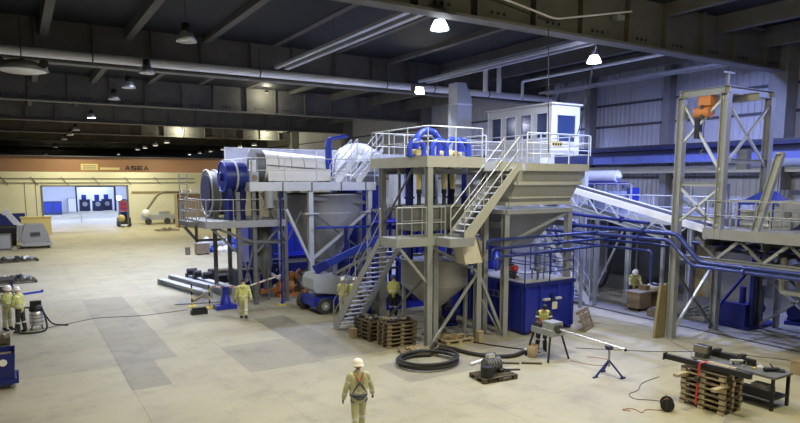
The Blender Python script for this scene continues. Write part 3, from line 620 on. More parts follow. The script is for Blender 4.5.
# ---------------------------------------------------------------- blue container tank
B = thing('container_tank', 'deep blue ribbed steel container tank under the feed hopper', 'tank', (17.45, 19.6, 0))
MB().box(16.2, 18.78, 17.32, 22.3, .14, 1.86).build('body', 'blue', B)
MB().box(16.12, 18.86, 17.24, 22.38, 1.86, 2.0).build('rim', 'blue_dark', B)
MB().box(16.22, 18.76, 17.34, 22.28, 2.0, 2.02).build('top_plate', 'beige', B)
for y in (17.4, 18.1, 18.9, 19.7, 20.5, 21.3, 22.2): MB().box(16.1, 16.2, y-.06, y+.06, .14, 1.86).build('rib', 'blue_dark', B)
for x in (16.27, 17.02, 17.94, 18.7): MB().box(x-.07, x+.07, 17.24, 17.32, .14, 1.86).build('rib', 'blue', B)
MB().box(17.1, 17.86, 17.27, 17.32, .3, 1.7).build('door', 'blue', B)
for x in (17.22, 17.82): MB().box(x-.16, x+.16, 17.12, 17.25, 1.28, 1.36).build('bracket', 'galv_light', B)
MB().box(17.5, 17.66, 17.15, 17.25, 1.16, 1.5).build('latch', 'blue_dark', B)
for x in (16.35, 18.6): MB().box(x-.1, x+.1, 17.3, 22.3, 0, .14).build('skid', 'blue_dark', B)
g = MB().bar((16.06, 18.3, 1.52), (16.06, 20.2, 1.52), .03).bar((16.06, 18.3, 1.3), (16.06, 20.2, 1.3), .03).build('step_rail', 'galv_dark', B)
for k in range(7): MB().bar((16.06, 18.35+k*.3, 1.3), (16.06, 18.35+k*.3, 1.52), .025).build('rung', 'galv_dark', g)
railing(B, [(16.2, 22.2, 2.0), (16.2, 17.32, 2.0), (18.78, 17.32, 2.0), (18.78, 22.2, 2.0)], 1.1, 1.2, 'blue_dark', 2, r=.024)
t = tag(MB().box(17.47, 17.72, 17.1, 17.13, .92, 1.2).build('paper_notice', 'cream'), 'cream paper notice on the end of the blue tank', 'notice')
pump('top_pump', 'dark pump standing on top of the blue tank', 16.9, 18.9, 2.02, 1.1, .8, 'galv_dark', 'dark_steel')
t = thing('red_valve', 'small red valve on top of the blue tank', 'valve', (16.55, 18.3, 2.02)); MB().cyl((16.55, 18.3, 2.02), (16.55, 18.3, 2.4), .06).build('stem', 'dark_steel', t); MB().sphere((16.55, 18.3, 2.45), .16, sc=(1.1, 1, .8)).build('bonnet', 'red', t)
t = thing('valve_stool', 'grey steel stool frame on the tank top near the rail', 'frame', (17.3, 17.8, 2.02)); MB().box(17.1, 17.5, 17.6, 17.95, 2.42, 2.46).build('top', 'galv_dark', t)
for x in (17.13, 17.47):
    for y in (17.63, 17.92): MB().bar((x, y, 2.02), (x, y, 2.42), .04).build('leg', 'galv_dark', t)
t = thing('blue_vessel', 'upright blue vessel standing on the far end of the tank', 'vessel', (17.8, 21.4, 2.0)); MB().lathe((17.8, 21.4, 0), [(.001, 3.7), (.4, 3.6), (.55, 3.4), (.55, 2.1), (.6, 2.1), (.6, 2.03)], 20).build('shell', 'blue', t); MB().cyl((17.8, 21.4, 3.6), (17.8, 21.4, 4.0), .12).build('nozzle', 'blue_dark', t)
# valve manifold between chute and hopper leg
t = thing('valve_manifold', 'blue valve manifold between the cream chute and the hopper leg', 'pipework', (14.9, 17.9, 2.1))
for k, x in enumerate((14.55, 14.8, 15.05, 15.25)): MB().cyl((x, 18.6, .6), (x, 18.6, 3.4), .055, n=10).build('pipe', 'blue_dark', t)
for z in (2.3, 2.9, 3.3): MB().cyl((14.5, 18.6, z), (15.3, 18.6, z), .05, n=10).build('header', 'blue_dark', t)
for k, (x, z) in enumerate(((14.6, 3.45), (14.95, 3.2), (15.2, 3.0))): MB().sphere((x, 18.5, z), .1).build('valve', 'blue_mid', t)
# pipes from the manifold across to the right and along the rear
def run(label, pts, r=.055, m='blue_pipe', fl=True, rr=.2, name='process_pipe', group='blue process pipes'):
    t = thing(name, label, 'pipe', pts[0], group=group); MB().tube(rounded(pts, rr, 5), r, 10).build('pipe', m, t)
    for a, b in zip(pts, pts[1:]):
        a, b = V(a), V(b); L = (b-a).length; n = int(L/3) if fl else 0
        for k in range(n): p = a+(b-a)*(k+.6)/n; d = (b-a).normalized(); MB().cyl(p-d*.04, p+d*.04, r*1.9, n=10).build('coupling', m, t)
    return t
run('upper blue pipe running right from the manifold across the hopper legs', [(14.45, 17.45, 3.4), (14.45, 17.45, 3.72), (20.25, 17.45, 3.78)])
run('middle blue pipe running right across the hopper legs', [(14.6, 17.4, 3.0), (14.6, 17.4, 3.4), (20.3, 17.4, 3.5)])
run('lower blue pipe running right across the hopper legs', [(14.8, 17.35, 2.6), (14.8, 17.35, 3.1), (20.3, 17.35, 3.22)])
run('thick upper blue pipe running along the pipe bridge to the hoist frame', [(20.35, 21, 4.0), (20.35, 13.9, 3.95), (20.35, 12.95, 3.02), (20.35, 7, 3.02)], .085)
run('second blue pipe below it bending down to the gallery truss', [(20.2, 20.8, 3.68), (20.2, 14.1, 3.72), (20.2, 13.15, 2.9), (20.2, 7, 2.86)], .065)
run('third thin blue pipe along the pipe bridge', [(20.5, 20.5, 3.45), (20.5, 15.0, 3.48), (20.5, 14.3, 3.44)], .055)
run('lowest thin blue pipe with a drop leg by the hoist column', [(20.6, 20.2, 3.2), (20.6, 15.1, 3.2), (20.6, 15.1, 1.9), (21.5, 14.2, 1.9)], .05)
run('dark blue pipe high behind the conveyor', [(21.3, 22.5, 4.5), (21.3, 15.8, 4.2)], .07, 'blue_dark')
# ---------------------------------------------------------------- drum platform with conical silo (left of the tower)
D = thing('drum_platform', 'grey steel platform carrying the white drum over the conical silo', 'platform', (12.4, 30, 0))
for x in (8.75, 9.5, 11.05, 12.38, 15.7):
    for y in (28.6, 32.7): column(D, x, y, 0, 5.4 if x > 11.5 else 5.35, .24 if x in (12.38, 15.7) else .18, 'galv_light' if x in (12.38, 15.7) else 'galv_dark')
dk = deck(D, 9.3, 16.0, 28.4, 33.2, 5.78, .4, 'galv_light')
for x in (10.9, 12.4, 14.0, 15.4): MB().box(x-.03, x+.03, 28.37, 28.42, 5.36, 5.8).build('splice', 'galv_dark', dk)
railing(D, [(9.4, 28.45, 5.78), (15.95, 28.45, 5.78)], 1.15, 1.5, 'galv_light', 1)
railing(D, [(9.4, 33.1, 5.78), (9.4, 28.45, 5.78)], 1.15, 1.5, 'galv_light', 1)
dk2 = deck(D, 7.2, 11.0, 28.4, 32.5, 4.0, .3, 'galv')
railing(D, [(7.25, 32.4, 4.0), (7.25, 28.45, 4.0), (11.0, 28.45, 4.0)], 1.0, 1.2, 'galv', 1)
for x in (7.5, 10.8): MB().bar((x, 28.6, 3.7), (x+1.2*(1 if x < 9 else -1), 28.6, 2.5), .1).build('knee_brace', 'galv_dark', D)
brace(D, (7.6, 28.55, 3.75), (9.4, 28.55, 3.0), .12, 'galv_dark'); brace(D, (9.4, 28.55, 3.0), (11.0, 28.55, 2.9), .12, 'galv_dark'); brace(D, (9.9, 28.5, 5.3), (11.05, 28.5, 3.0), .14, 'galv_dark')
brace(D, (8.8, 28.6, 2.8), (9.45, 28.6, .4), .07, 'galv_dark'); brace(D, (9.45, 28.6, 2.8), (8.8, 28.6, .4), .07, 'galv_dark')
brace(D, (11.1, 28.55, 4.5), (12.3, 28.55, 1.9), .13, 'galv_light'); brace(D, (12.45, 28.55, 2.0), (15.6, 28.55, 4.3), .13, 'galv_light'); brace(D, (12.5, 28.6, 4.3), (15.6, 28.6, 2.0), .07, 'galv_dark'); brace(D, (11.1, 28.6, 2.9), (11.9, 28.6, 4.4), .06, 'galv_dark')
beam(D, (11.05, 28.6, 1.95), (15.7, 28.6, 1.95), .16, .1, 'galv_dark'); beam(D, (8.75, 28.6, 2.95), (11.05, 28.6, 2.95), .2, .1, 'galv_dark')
for x in (12.38, 15.7): MB().cbox((x, 28.6, 4.25), (.75, .5, .06)).build('support_plate', 'galv_light', D)
t = thing('conical_silo', 'big grey conical silo hanging between the platform legs', 'silo', (14.05, 30.7, 0))
MB().lathe((14.05, 30.7, 0), [(2.12, 5.2), (2.16, 5.2), (2.16, 5.1), (2.1, 5.08), (2.1, 4.25)], 40).build('shell', 'tank_grey', t)
MB().lathe((14.05, 30.7, 0), [(2.1, 4.25), (2.12, 4.2), (.35, .95), (.35, .5)], 40).build('cone', 'tank_grey', t)
MB().lathe((14.05, 30.7, 0), [(.42, .5), (.42, .42), (.2, .4), (.2, 0)], 20).build('outlet', 'galv_dark', t)
MB().bar((12.55, 28.75, 4.98), (15.7, 28.75, 4.72), .06, .16).build('stiffener_bar', 'galv_dark', t)
# white drum with covers
t = thing('drum_filter', 'long white drum with curved cover plates on the platform', 'drum', (12.2, 30.3, 5.8))
def tcyl(mb, x0, x1, r0, r1, z0, z1, y=30.3): return mb.cyl((x0, y, z0), (x1, y, z1), r0, r1, 28)
n = 5
for k in range(n):
    a, b = k/n, (k+1)/n-.012; X = lambda s: 10.5+3.45*s; Rr = lambda s: .80-.2*s; Z = lambda s: 6.58-.08*s
    tcyl(MB(), X(a), X(b), Rr(a), Rr(b), Z(a), Z(b)).build('cover_plate', 'white_drum', t)
tcyl(MB(), 10.45, 13.98, .75, .56, 6.58, 6.5).build('drum', 'galv_dark', t)
tcyl(MB(), 10.05, 10.45, .84, .84, 6.58, 6.58).build('end_bell', 'galv_dark', t); tcyl(MB(), 9.9, 10.06, .4, .4, 6.58, 6.58).build('bearing', 'dark_steel', t)
MB().box(10.6, 13.95, 29.52, 29.6, 5.85, 6.45).build('side_cover', 'white_drum', t); MB().bar((10.55, 29.5, 6.62), (13.95, 29.62, 6.42), .05, .05).build('cover_seam', 'galv_dark', t)
for x in (10.8, 13.7): MB().box(x-.12, x+.12, 29.7, 30.9, 5.78, 6.1).build('cradle', 'galv_dark', t)
# big blue ring wheel
t = thing('drive_drum', 'dark blue drum with a pale rim at the upper left platform end', 'drum', (8.8, 29.6, 5.0))
MB().cyl((8.35, 29.6, 6.05), (9.4, 29.6, 6.05), .68, n=28).build('shell', 'blue_dark', t)
MB().tube(arc((8.35, 29.6, 6.05), .70, 0, 360, 'YZ', 28), .04, 8).build('rim', 'blue_mid', t); MB().tube(arc((8.9, 29.6, 6.05), .72, 0, 360, 'YZ', 28), .05, 8).build('rim', 'lift_grey', t)
MB().cyl((8.2, 29.6, 6.05), (8.37, 29.6, 6.05), .2).build('hub', 'blue_dark', t)
for x in (8.6, 9.2): MB().box(x-.1, x+.1, 29.2, 30.0, 4.0, 5.5).build('stand', 'blue_dark', t)
t = thing('trommel_screen', 'big dark trommel drum with pale rings behind the left deck rail', 'trommel', (8.6, 31.5, 4.0))
MB().cyl((8.1, 31.5, 5.25), (9.75, 31.5, 5.25), 1.1, n=36).build('shell', 'galv_dark', t)
for x in (8.1, 8.5, 9.3): MB().tube(arc((x, 31.5, 5.25), 1.14, 0, 360, 'YZ', 36), .05, 8).build('ring', 'galv', t)
for x in (8.3, 9.5): MB().box(x-.12, x+.12, 30.7, 32.3, 4.0, 4.4).build('cradle', 'galv_dark', t)
MB().cyl((8.02, 31.5, 5.25), (8.1, 31.5, 5.25), .9, n=28).build('end_plate', 'navy', t)
t = thing('inlet_pipe', 'grey elbow pipe ending below the platform edge', 'pipe', (10.15, 28.3, 4.5)); MB().tube(rounded([(10.15, 28.3, 5.4), (10.15, 28.3, 4.6)], .2), .22, 12).build('pipe', 'galv', t); MB().cyl((10.15, 28.3, 4.6), (10.15, 28.3, 4.66), .28).build('flange', 'galv', t)
t = thing('gearmotor', 'pale gear motor on the platform between the two drums', 'motor', (9.75, 29.4, 5.8))
MB().box(9.55, 10.0, 29.2, 29.7, 5.78, 6.3).build('gearbox', 'lift_grey', t); MB().cyl((9.78, 29.4, 6.3), (9.78, 29.4, 6.85), .16).build('motor', 'white', t); MB().cyl((9.78, 29.15, 6.0), (9.78, 29.2, 6.0), .14).build('cover', 'cardboard', t)
t = thing('back_screen', 'pale blue translucent screen behind the white drum', 'screen', (11, 32.9, 5.8))
for k in range(5): MB().box(9.5+k*1.3, 10.75+k*1.3, 32.9, 32.93, 6.0, 7.55).build('pane', 'plastic_wrap', t)
MB().bar((9.45, 32.9, 7.58), (16, 32.9, 7.58), .05).build('top_bar', 'galv_light', t)
for k in range(6): MB().bar((9.47+k*1.3, 32.9, 5.78), (9.47+k*1.3, 32.9, 7.6), .05).build('post', 'galv_light', t)
t = thing('vent_pipe', 'twin blue vent pipes curving right above the white drum end', 'pipe', (13.9, 29.7, 5.8))
for dx, dy in ((0, 0), (.22, .12)):
    MB().tube(rounded([(13.85+dx, 29.7+dy, 5.78), (13.85+dx, 29.7+dy, 8.0+dx*.2), (14.85+dx, 29.7+dy, 8.15+dx*.2)], .3), .1, 10).build('pipe', 'blue_mid', t); MB().cyl((13.85+dx, 29.7+dy, 7.5), (13.85+dx, 29.7+dy, 7.58), .16).build('flange', 'blue_mid', t)
# dished tank, white stair rails
t = thing('dished_tank', 'large pale blue domed tank behind the white stair rails', 'tank', (17.3, 33.0, 0))
MB().lathe((17.3, 33, 0), [(.001, 8.08), (.55, 8.0), (1.05, 7.7), (1.38, 7.3), (1.55, 6.75), (1.6, 6.2), (1.6, 5.6)], 36).build('shell', 'tank_grey', t); MB().lathe((17.3, 33, 0), [(1.6, 5.6), (1.6, .3), (.001, .3)], 36).build('skirt', 'blue', t)
MB().lathe((17.3, 33, 0), [(1.6, 6.2), (1.66, 6.2), (1.66, 6.1), (1.6, 6.1)], 36).build('band', 'galv_light', t)
for a in (45, 135, 225, 315): x, y = 17.3+1.5*math.cos(R(a)), 33+1.5*math.sin(R(a)); MB().bar((x, y, 0), (x, y, 5), .16).build('leg', 'galv', t)
stairs('drum_staircase', 'white railed staircase climbing to the drum end', (13.95, 28.9, 5.78), (15.2, 28.9, 7.2), (0, 1, 0), .7, 'white', 'galv_light', railh=.8, depth=.2)
stairs('dome_staircase', 'white railed staircase in front of the domed tank', (15.3, 29.2, 5.78), (16.9, 29.2, 7.6), (0, 1, 0), .7, 'white', 'galv_light', railh=.8, depth=.2)
P2 = thing('link_platform', 'pale link platform between the domed tank and the cyclone tower', 'platform', (17, 28, 0))
deck(P2, 16.1, 19.5, 28.0, 31, 7.2, .3, 'galv_light'); railing(P2, [(16.9, 28.05, 7.2), (19.4, 28.05, 7.2)], 1.0, 1.0, 'galv_light', 1)
for x in (16.3, 19.3):
    for y in (28.2, 30.8): column(P2, x, y, 0, 6.9, .2, 'galv')
deck(P2, 16.1, 19.5, 26.8, 28.0, 5.0, .3, 'galv_light'); beam(P2, (16.3, 28.2, 3.4), (19.3, 28.2, 3.4), .2, .1, 'blue_dark')
for i, (x, y, z, s) in enumerate(((16.65, 27.4, 6.2, .42), (17.65, 27.45, 6.4, .46), (18.7, 27.4, 6.3, .44))):
    t = thing('wrapped_equipment', 'bright plastic wrapped machine part on the link platform, %s from left' % ORD[i].replace('nearest', 'first'), 'equipment', (x, y, 5.0))
    MB().lathe((x, y, 0), [(s*1.05, 5.0), (s, 5.8), (s*.8, 6.5), (s*.4, 6.95), (.001, 7.05)], 9).build('wrap', 'plastic_wrap', t); MB().cyl((x, y, 5.0), (x, y, 6.4), s*.6).build('core', 'lift_grey', t)
# vertical grey cylinder below the left deck
t = thing('surge_vessel', 'dark grey upright vessel with cone under the left deck', 'vessel', (10.35, 29.6, 0))
MB().lathe((10.35, 29.6, 0), [(.001, 3.65), (.36, 3.6), (.36, 1.75), (.1, 1.0), (.1, .5)], 24).build('shell', 'galv_dark', t); MB().cyl((9.98, 29.6, 2.4), (9.85, 29.6, 2.4), .2).build('manhole', 'dark_steel', t)
for a in (30, 150, 270): x, y = 10.35+.38*math.cos(R(a)), 29.6+.38*math.sin(R(a)); MB().bar((x, y, 0), (x, y, 2), .06).build('leg', 'galv_dark', t)
t = thing('blue_standpipe', 'thin blue vertical standpipe left of the silo leg', 'pipe', (10.7, 28.2, 0)); MB().cyl((10.7, 28.25, 0), (10.7, 28.25, 5.3), .045, n=10).build('pipe', 'blue_dark', t); MB().cyl((10.7, 28.25, 2), (10.7, 28.25, 2.08), .11, n=10).build('coupling', 'blue', t); MB().cyl((10.7, 28.25, 0), (10.7, 28.25, .03), .14).build('base', 'blue', t)
run('bright blue pipe crossing in front of the conical silo', [(12.5, 28.3, 3.55), (16.2, 28.3, 3.5), (18, 28.3, 3.5)], .06, 'blue_mid')
run('blue pipe dropping in front of the silo cone', [(14.2, 28.35, 3.5), (14.2, 28.35, 1.6), (14.0, 29.8, .7)], .09, 'blue_dark')
run('blue header pipe above the link platform beam', [(16.2, 27.2, 3.9), (19.5, 27.2, 3.9), (19.5, 24, 3.9)], .07, 'blue_mid')
# orange frame, copper coloured bundles, blue tubs
t = thing('orange_frame', 'orange painted steel frame under the left deck', 'frame', (10.2, 30.8, 0))
MB().box(9.95, 10.2, 30.0, 30.3, 0, 1.75).build('post', 'orange', t); MB().box(9.95, 12.0, 30.0, 30.25, .2, .42).build('sill', 'orange', t); MB().box(11.8, 12.0, 30.0, 30.25, 0, 1.2).build('post', 'orange', t); MB().bar((10.2, 30.1, 1.6), (11.8, 30.1, .5), .1, .14).build('diagonal', 'white', t)
pump('mixer_unit', 'orange based mixer unit beside the silo leg', 11.8, 29.9, 0, .1, 1.3, 'orange', 'brown_steel')
for i, (x, y, h, m_, l) in enumerate(((11.2, 33.3, 1.3, 'blue_dark', 'left'), (13.9, 34.9, 1.5, 'blue', 'right'))):
    t = thing('blue_tub', 'open blue steel tub under the plant, %s one' % l, 'tub', (x, y, 0))
    MB().shell4([(x-.7, y-.6, .1), (x+.7, y-.6, .1), (x+.7, y+.6, .1), (x-.7, y+.6, .1)], [(x-.85, y-.75, h), (x+.85, y-.75, h), (x+.85, y+.75, h), (x-.85, y+.75, h)]).build('bin', m_, t)
    MB().box(x-.72, x+.72, y-.62, y+.62, .08, .12).build('bottom', m_, t)
    for dx in (-.5, .5): MB().box(x+dx-.06, x+dx+.06, y-.6, y+.6, 0, .1).build('skid', m_, t)
    MB().bar((x-.88, y-.78, h), (x+.88, y-.78, h), .06).bar((x-.88, y+.78, h), (x+.88, y+.78, h), .06).bar((x-.88, y-.78, h), (x-.88, y+.78, h), .06).bar((x+.88, y-.78, h), (x+.88, y+.78, h), .06).build('rim', m_, t)
rnd = random.Random(3)
for i in range(7):
    x, y, z = 12.35+.65*(i % 4)-.3*(i//4), 30.6+.65*(i//4)-1.3, 0
    t = thing('pipe_spool', 'rusty brown pipe fitting in the heap behind the silo leg, %s piece' % ORD[i], 'pipe fitting', (x, y, 0))
    a = rnd.random()*3; d = V(math.cos(a), math.sin(a), .25)*.35; h = .25+.18*i
    MB().tube(rounded([V(x, y, h)-d, V(x, y, h), V(x, y, h)+V(d.y, -d.x, .3)], .15), .11, 8).build('elbow', 'brown_steel' if i % 2 else 'orange', t); MB().cyl(V(x, y, h)-d, V(x, y, h)-d*1.12, .18, n=10).build('flange', 'brown_steel', t)
    MB().bar((x, y, 0), (x, y, h), .08).build('prop', 'wood_dark', t)
# tape barrier poles
for i, (x, y) in enumerate(((7.35, 28.8), (6.72, 29.5), (10.46, 27.7))):
    t = thing('barrier_pole', 'striped barrier pole by the grey beams, %s' % ('right front', 'left rear', 'tall one by the walking worker')[i], 'barrier pole', (x, y, 0)); h = 1.05 if i < 2 else 1.9
    MB().cyl((x, y, 0), (x, y, .04), .2).build('foot', 'stripe_yellow', t)
    for k in range(6): MB().cyl((x, y, .04+k*h/6), (x, y, .04+(k+1)*h/6), .035, n=8).build('band', ('stripe_yellow', 'sign_black')[k % 2] if i < 2 else ('blue', 'blue_dark')[k % 2], t)
t = tag(MB().prism([(7.35, 28.78, .98), (8.9, 28.3, .88), (10.46, 27.68, 1.42), (10.46, 27.68, 1.49), (8.9, 28.3, .95), (7.35, 28.78, 1.05)], (0, .012, 0)).build('barrier_tape', 'tape_white'), 'white and red barrier tape strung between the poles', 'tape')
for k in range(8):
    s = k/8+.03; a = V(7.35, 28.78, .98).lerp(V(8.9, 28.3, .88), s*2) if s < .5 else V(8.9, 28.3, .88).lerp(V(10.46, 27.68, 1.42), s*2-1); d = V(.18, -.06, .01 if s < .5 else .06)
    MB().prism([a+V(0, -.008, .005), a+d+V(0, -.008, .005), a+d+V(0, -.008, .06), a+V(0, -.008, .06)], (0, .006, 0)).build('stripe', 'harness_red', t)
# grey beams on the floor
for i, (p, q, w_, h_, z, m_) in enumerate((((6.75, 36.8), (7.9, 31.2), .4, .35, 0, 'lift_grey'), ((7.5, 37.6), (8.8, 31.5), .4, .4, .0, 'lift_grey'), ((8.3, 36.2), (9.2, 30.8), .35, .5, 0, 'galv_light'), ((8.9, 36.6), (9.9, 31.2), .3, .3, 0, 'galv'))):
    t = thing('steel_beam', 'grey steel beam lying on the floor, %s of four' % ('leftmost', 'second', 'third', 'rightmost')[i], 'beam', (*p, 0), group='steel beams on the floor')
    P_, Q_ = V(*p, h_/2+z), V(*q, h_/2+z); MB().ibeam(P_, Q_, h_, w_, .04, .03).build('profile', m_, t)
    for s in (.0, 1.0): c = P_.lerp(Q_, s); MB().cbox(c, (w_+.08, .05, h_), math.atan2(Q_.y-P_.y, Q_.x-P_.x)+math.pi/2).build('end_plate', m_, t)
for i, (x, y, s) in enumerate(((8.35, 36.4, .34), (8.75, 34.5, .3), (9.2, 33.4, .34), (8.4, 35.3, .25), (9.3, 35.6, .28))):
    t = thing('roller_bracket', 'black roller bracket on the grey beams, %s' % ORD[i], 'bracket', (x, y, .4)); MB().box(x-s, x+s, y-.2, y+.2, .38, .6).build('block', 'black', t); MB().cyl((x-s*.8, y, .72), (x+s*.8, y, .72), .16, n=10).build('roller', 'black', t)
t = tag(MB().box(6.25, 6.95, 27.6, 27.85, 0, .2).box(6.3, 6.9, 27.62, 27.83, .2, .3).build('tool_case', 'black'), 'black tool case on the floor by the barrier pole', 'tool case')
t = thing('steel_sheet', 'dark flat steel plate lying on the floor before the beams', 'plate', (7.2, 30.3, 0)); MB().prism([(6.1, 30.3, 0), (8.3, 29.8, 0), (8.6, 30.8, 0), (6.5, 31.2, 0)], (0, 0, .05)).build('plate', 'scrap_grey', t); MB().bar((7.0, 30.5, .08), (7.6, 30.7, .3), .12).build('offcut', 'cardboard', t)
t = thing('jack_stand', 'small blue machine stand in front of the walking worker', 'stand', (7.9, 28.3, 0)); MB().box(7.45, 8.4, 28.0, 28.6, 0, .2).build('base', 'blue', t); MB().lathe((7.95, 28.3, 0), [(.26, .2), (.2, .5), (.14, .6), (.14, .95), (.2, 1.0), (.001, 1.02)], 14).build('column', 'blue', t)
# stack of black pallets
def pallet(name, label, x, y, z, rz=0, m='wood', L=1.2, W=.8, group=None, inner=None):
    t = thing(name, label, 'pallet', (x, y, z), rz, group)
    for k in range(5): MB().box(-L/2, L/2, -W/2+k*(W-.12)/4, -W/2+k*(W-.12)/4+.12, .122, .144).build('top_board', inner or m, t, local=True)  # inner: darker boards that paint the shade inside a stack
    for k in range(3): MB().box(-L/2+k*(L-.1)/2, -L/2+k*(L-.1)/2+.1, -W/2, W/2, .1, .122).build('cross_board', inner or m, t, local=True)
    for a in range(3):
        for b in range(3): xx, yy = -L/2+a*(L-.145)/2, -W/2+b*(W-.1)/2; MB().box(xx, xx+.145, yy, yy+.1, .022, .1).build('block', m, t, local=True)
    for b in range(3): yy = -W/2+b*(W-.1)/2; MB().box(-L/2, L/2, yy, yy+.1, 0, .022).build('bottom_board', m, t, local=True)
    return t
p0 = pallet('pallet', 'dark pallet in the stack behind the grey beams, lowest', 10.1, 36.0, 0, 0, 'wood_dark', group='dark pallets behind the beams')
for k in range(1, 5): dup(p0, (10.1+.02*(k % 3), 36.0, .146*k), 0, 'dark pallet in the stack behind the grey beams, %s from the floor' % ORD[k])
# ---------------------------------------------------------------- boom lift
L = thing('boom_lift', 'blue and grey articulated boom lift parked behind the lower staircase', 'boom lift', (11.9, 25.6, 0))
MB().box(10.85, 13.3, 24.85, 26.3, .35, .72).build('chassis', 'blue', L)
MB().cyl((12.1, 25.6, .72), (12.1, 25.6, .92), .45).build('turntable', 'galv_dark', L)
def hull(name, pts, y0, y1, m): MB().prism([(x, y0, z) for x, z in pts], (0, y1-y0, 0)).build(name, m, L)
hull('counterweight', [(11.0, .95), (12.1, .8), (12.4, .9), (12.5, 1.35), (12.2, 1.5), (11.9, 1.72), (11.05, 1.75), (10.9, 1.55), (10.9, 1.1)], 24.95, 26.2, 'lift_grey')
hull('hood', [(12.5, .9), (13.2, .9), (13.3, 1.2), (13.1, 1.45), (12.5, 1.4)], 24.95, 26.2, 'lift_grey')
for i, (x, y) in enumerate(((11.35, 24.85), (11.05, 26.35), (12.95, 24.85), (12.95, 26.35))):
    s = -1 if y < 25.5 else 1
    w_ = MB().cyl((x, y-.14, .36), (x, y+.14, .36), .36, n=22).build('tyre', 'tyre', L); MB().cyl((x, y+s*.13, .36), (x, y+s*.16, .36), .2, n=16).build('rim', 'galv', w_); MB().cyl((x, y+s*.16, .36), (x, y+s*.18, .36), .08, n=12).build('hub', 'white', w_)
bm = MB().bar((11.25, 25.4, 1.95), (14.4, 24.7, 3.35), .22, .3).build('boom', 'blue_mid', L); MB().bar((12.0, 25.1, 1.72), (14.2, 24.6, 2.75), .1, .12).build('lift_cylinder', 'galv', bm); MB().bar((11.15, 25.42, 1.9), (11.7, 25.3, 2.15), .28, .4).build('boom_heel', 'blue_dark', bm)
MB().cyl((12.45, 25.12, 2.51), (12.45, 25.1, 2.51), .09).build('emblem', 'white', bm); MB().bar((12.6, 25.07, 2.55), (13.1, 24.96, 2.77), .012, .09).build('lettering', 'white', bm)
MB().box(12.3, 12.75, 24.82, 24.86, .42, .68).build('warning_sticker', 'white', L); hull('step', [(12.7, .75), (13.0, .75), (13.0, .85), (12.7, .85)], 24.6, 24.9, 'galv')

# ---------------------------------------------------------------- blue plant between the tower and the rear
t = thing('pump_station', 'long dark blue pump station behind the tower landing', 'pump station', (14.8, 24.6, 0))
MB().box(13.5, 16.1, 24.0, 25.3, 0, .35).build('base_frame', 'blue', t)
for k in range(3):
    x = 13.95+k*.85
    MB().cyl((x, 24.1, .75), (x, 25.0, .75), .3, n=16).build('motor', 'blue_dark', t); MB().cyl((x, 23.95, .75), (x, 24.1, .75), .4, n=18).build('casing', 'navy', t); MB().tube(rounded([(x, 24.0, 1.1), (x, 24.0, 2.3), (x, 25.5, 2.3)], .25), .1, 10).build('delivery_pipe', 'blue', t); MB().cyl((x, 23.9, .75), (x, 23.95, .75), .15, n=12).build('inlet', 'galv', t)
t = thing('settling_tank', 'tall dark blue ribbed tank behind the cyclone tower', 'tank', (17.9, 25.2, 0))
MB().box(16.3, 19.6, 24.2, 26.4, .1, 3.5).build('body', 'blue', t); MB().box(16.22, 19.68, 24.12, 26.48, 3.5, 3.62).build('rim', 'blue_dark', t)
for k in range(6): MB().box(16.3+k*.62, 16.42+k*.62, 24.1, 24.2, .1, 3.5).build('rib', 'blue_dark', t)
for k in range(4): MB().box(16.2, 16.3, 24.25+k*.65, 24.37+k*.65, .1, 3.5).build('rib', 'blue_dark', t)
for x in (16.6, 19.3): MB().box(x-.1, x+.1, 24.2, 26.4, 0, .1).build('skid', 'blue_dark', t)
railing(t, [(16.3, 26.3, 3.62), (16.3, 24.2, 3.62), (19.5, 24.2, 3.62)], 1.0, 1.0, 'blue_dark', 1)
t = thing('pipe_rack', 'dense rack of dark blue vertical pipes behind the cyclones', 'pipe rack', (16.4, 27.4, 0))
for k in range(7): x = 15.25+k*.36; MB().cyl((x, 27.4+.12*(k % 2), 0), (x, 27.4+.12*(k % 2), 4.5+.06*(k % 3)), .09, n=10).build('pipe', ('blue_dark', 'blue', 'blue_pipe')[k % 3], t)
for z in (1.4, 2.9, 4.4): MB().bar((15.1, 27.3, z), (17.6, 27.3, z), .1, .12).build('cross_member', 'galv_dark', t)
for z, k in ((2.2, 0), (3.8, 1)): MB().cyl((15.1, 27.15, z), (17.6, 27.15, z), .1, n=10).build('header', 'blue', t)
t = thing('rear_tank_wall', 'wide dark blue tank row closing the view behind the silo', 'tank', (15, 36.5, 0))
for k in range(4): MB().box(11.6+k*2.3, 13.8+k*2.3, 36, 38, 0, 3.4).build('tank', ('blue_dark', 'blue')[k % 2], t); MB().box(11.55+k*2.3, 13.85+k*2.3, 35.95, 38.05, 3.4, 3.5).build('rim', 'navy', t)
for k in range(13): MB().box(11.7+k*.7, 11.8+k*.7, 35.9, 36, 0, 3.4).build('rib', 'navy', t)
for i, (x, y, w_, h_) in enumerate(((9.9, 31.6, .5, 1.3), (10.95, 31.9, .45, 1.0), (12.3, 33.9, .5, 1.4))):
    t = thing('valve_cabinet', 'dark valve cabinet under the left platform, %s' % ORD[i], 'cabinet', (x, y, 0)); MB().box(x-w_, x+w_, y-.35, y+.35, .12, h_).build('body', 'navy', t); MB().box(x-w_+.05, x+w_-.05, y-.38, y-.35, .2, h_-.1).build('door', 'blue_dark', t); MB().box(x-w_, x+w_, y-.3, y+.3, 0, .12).build('plinth', 'black', t); MB().cyl((x, y-.42, h_*.6), (x, y-.38, h_*.6), .1, n=12).build('gauge', 'white', t)
NTH_ = ['first', 'second', 'third', 'fourth']
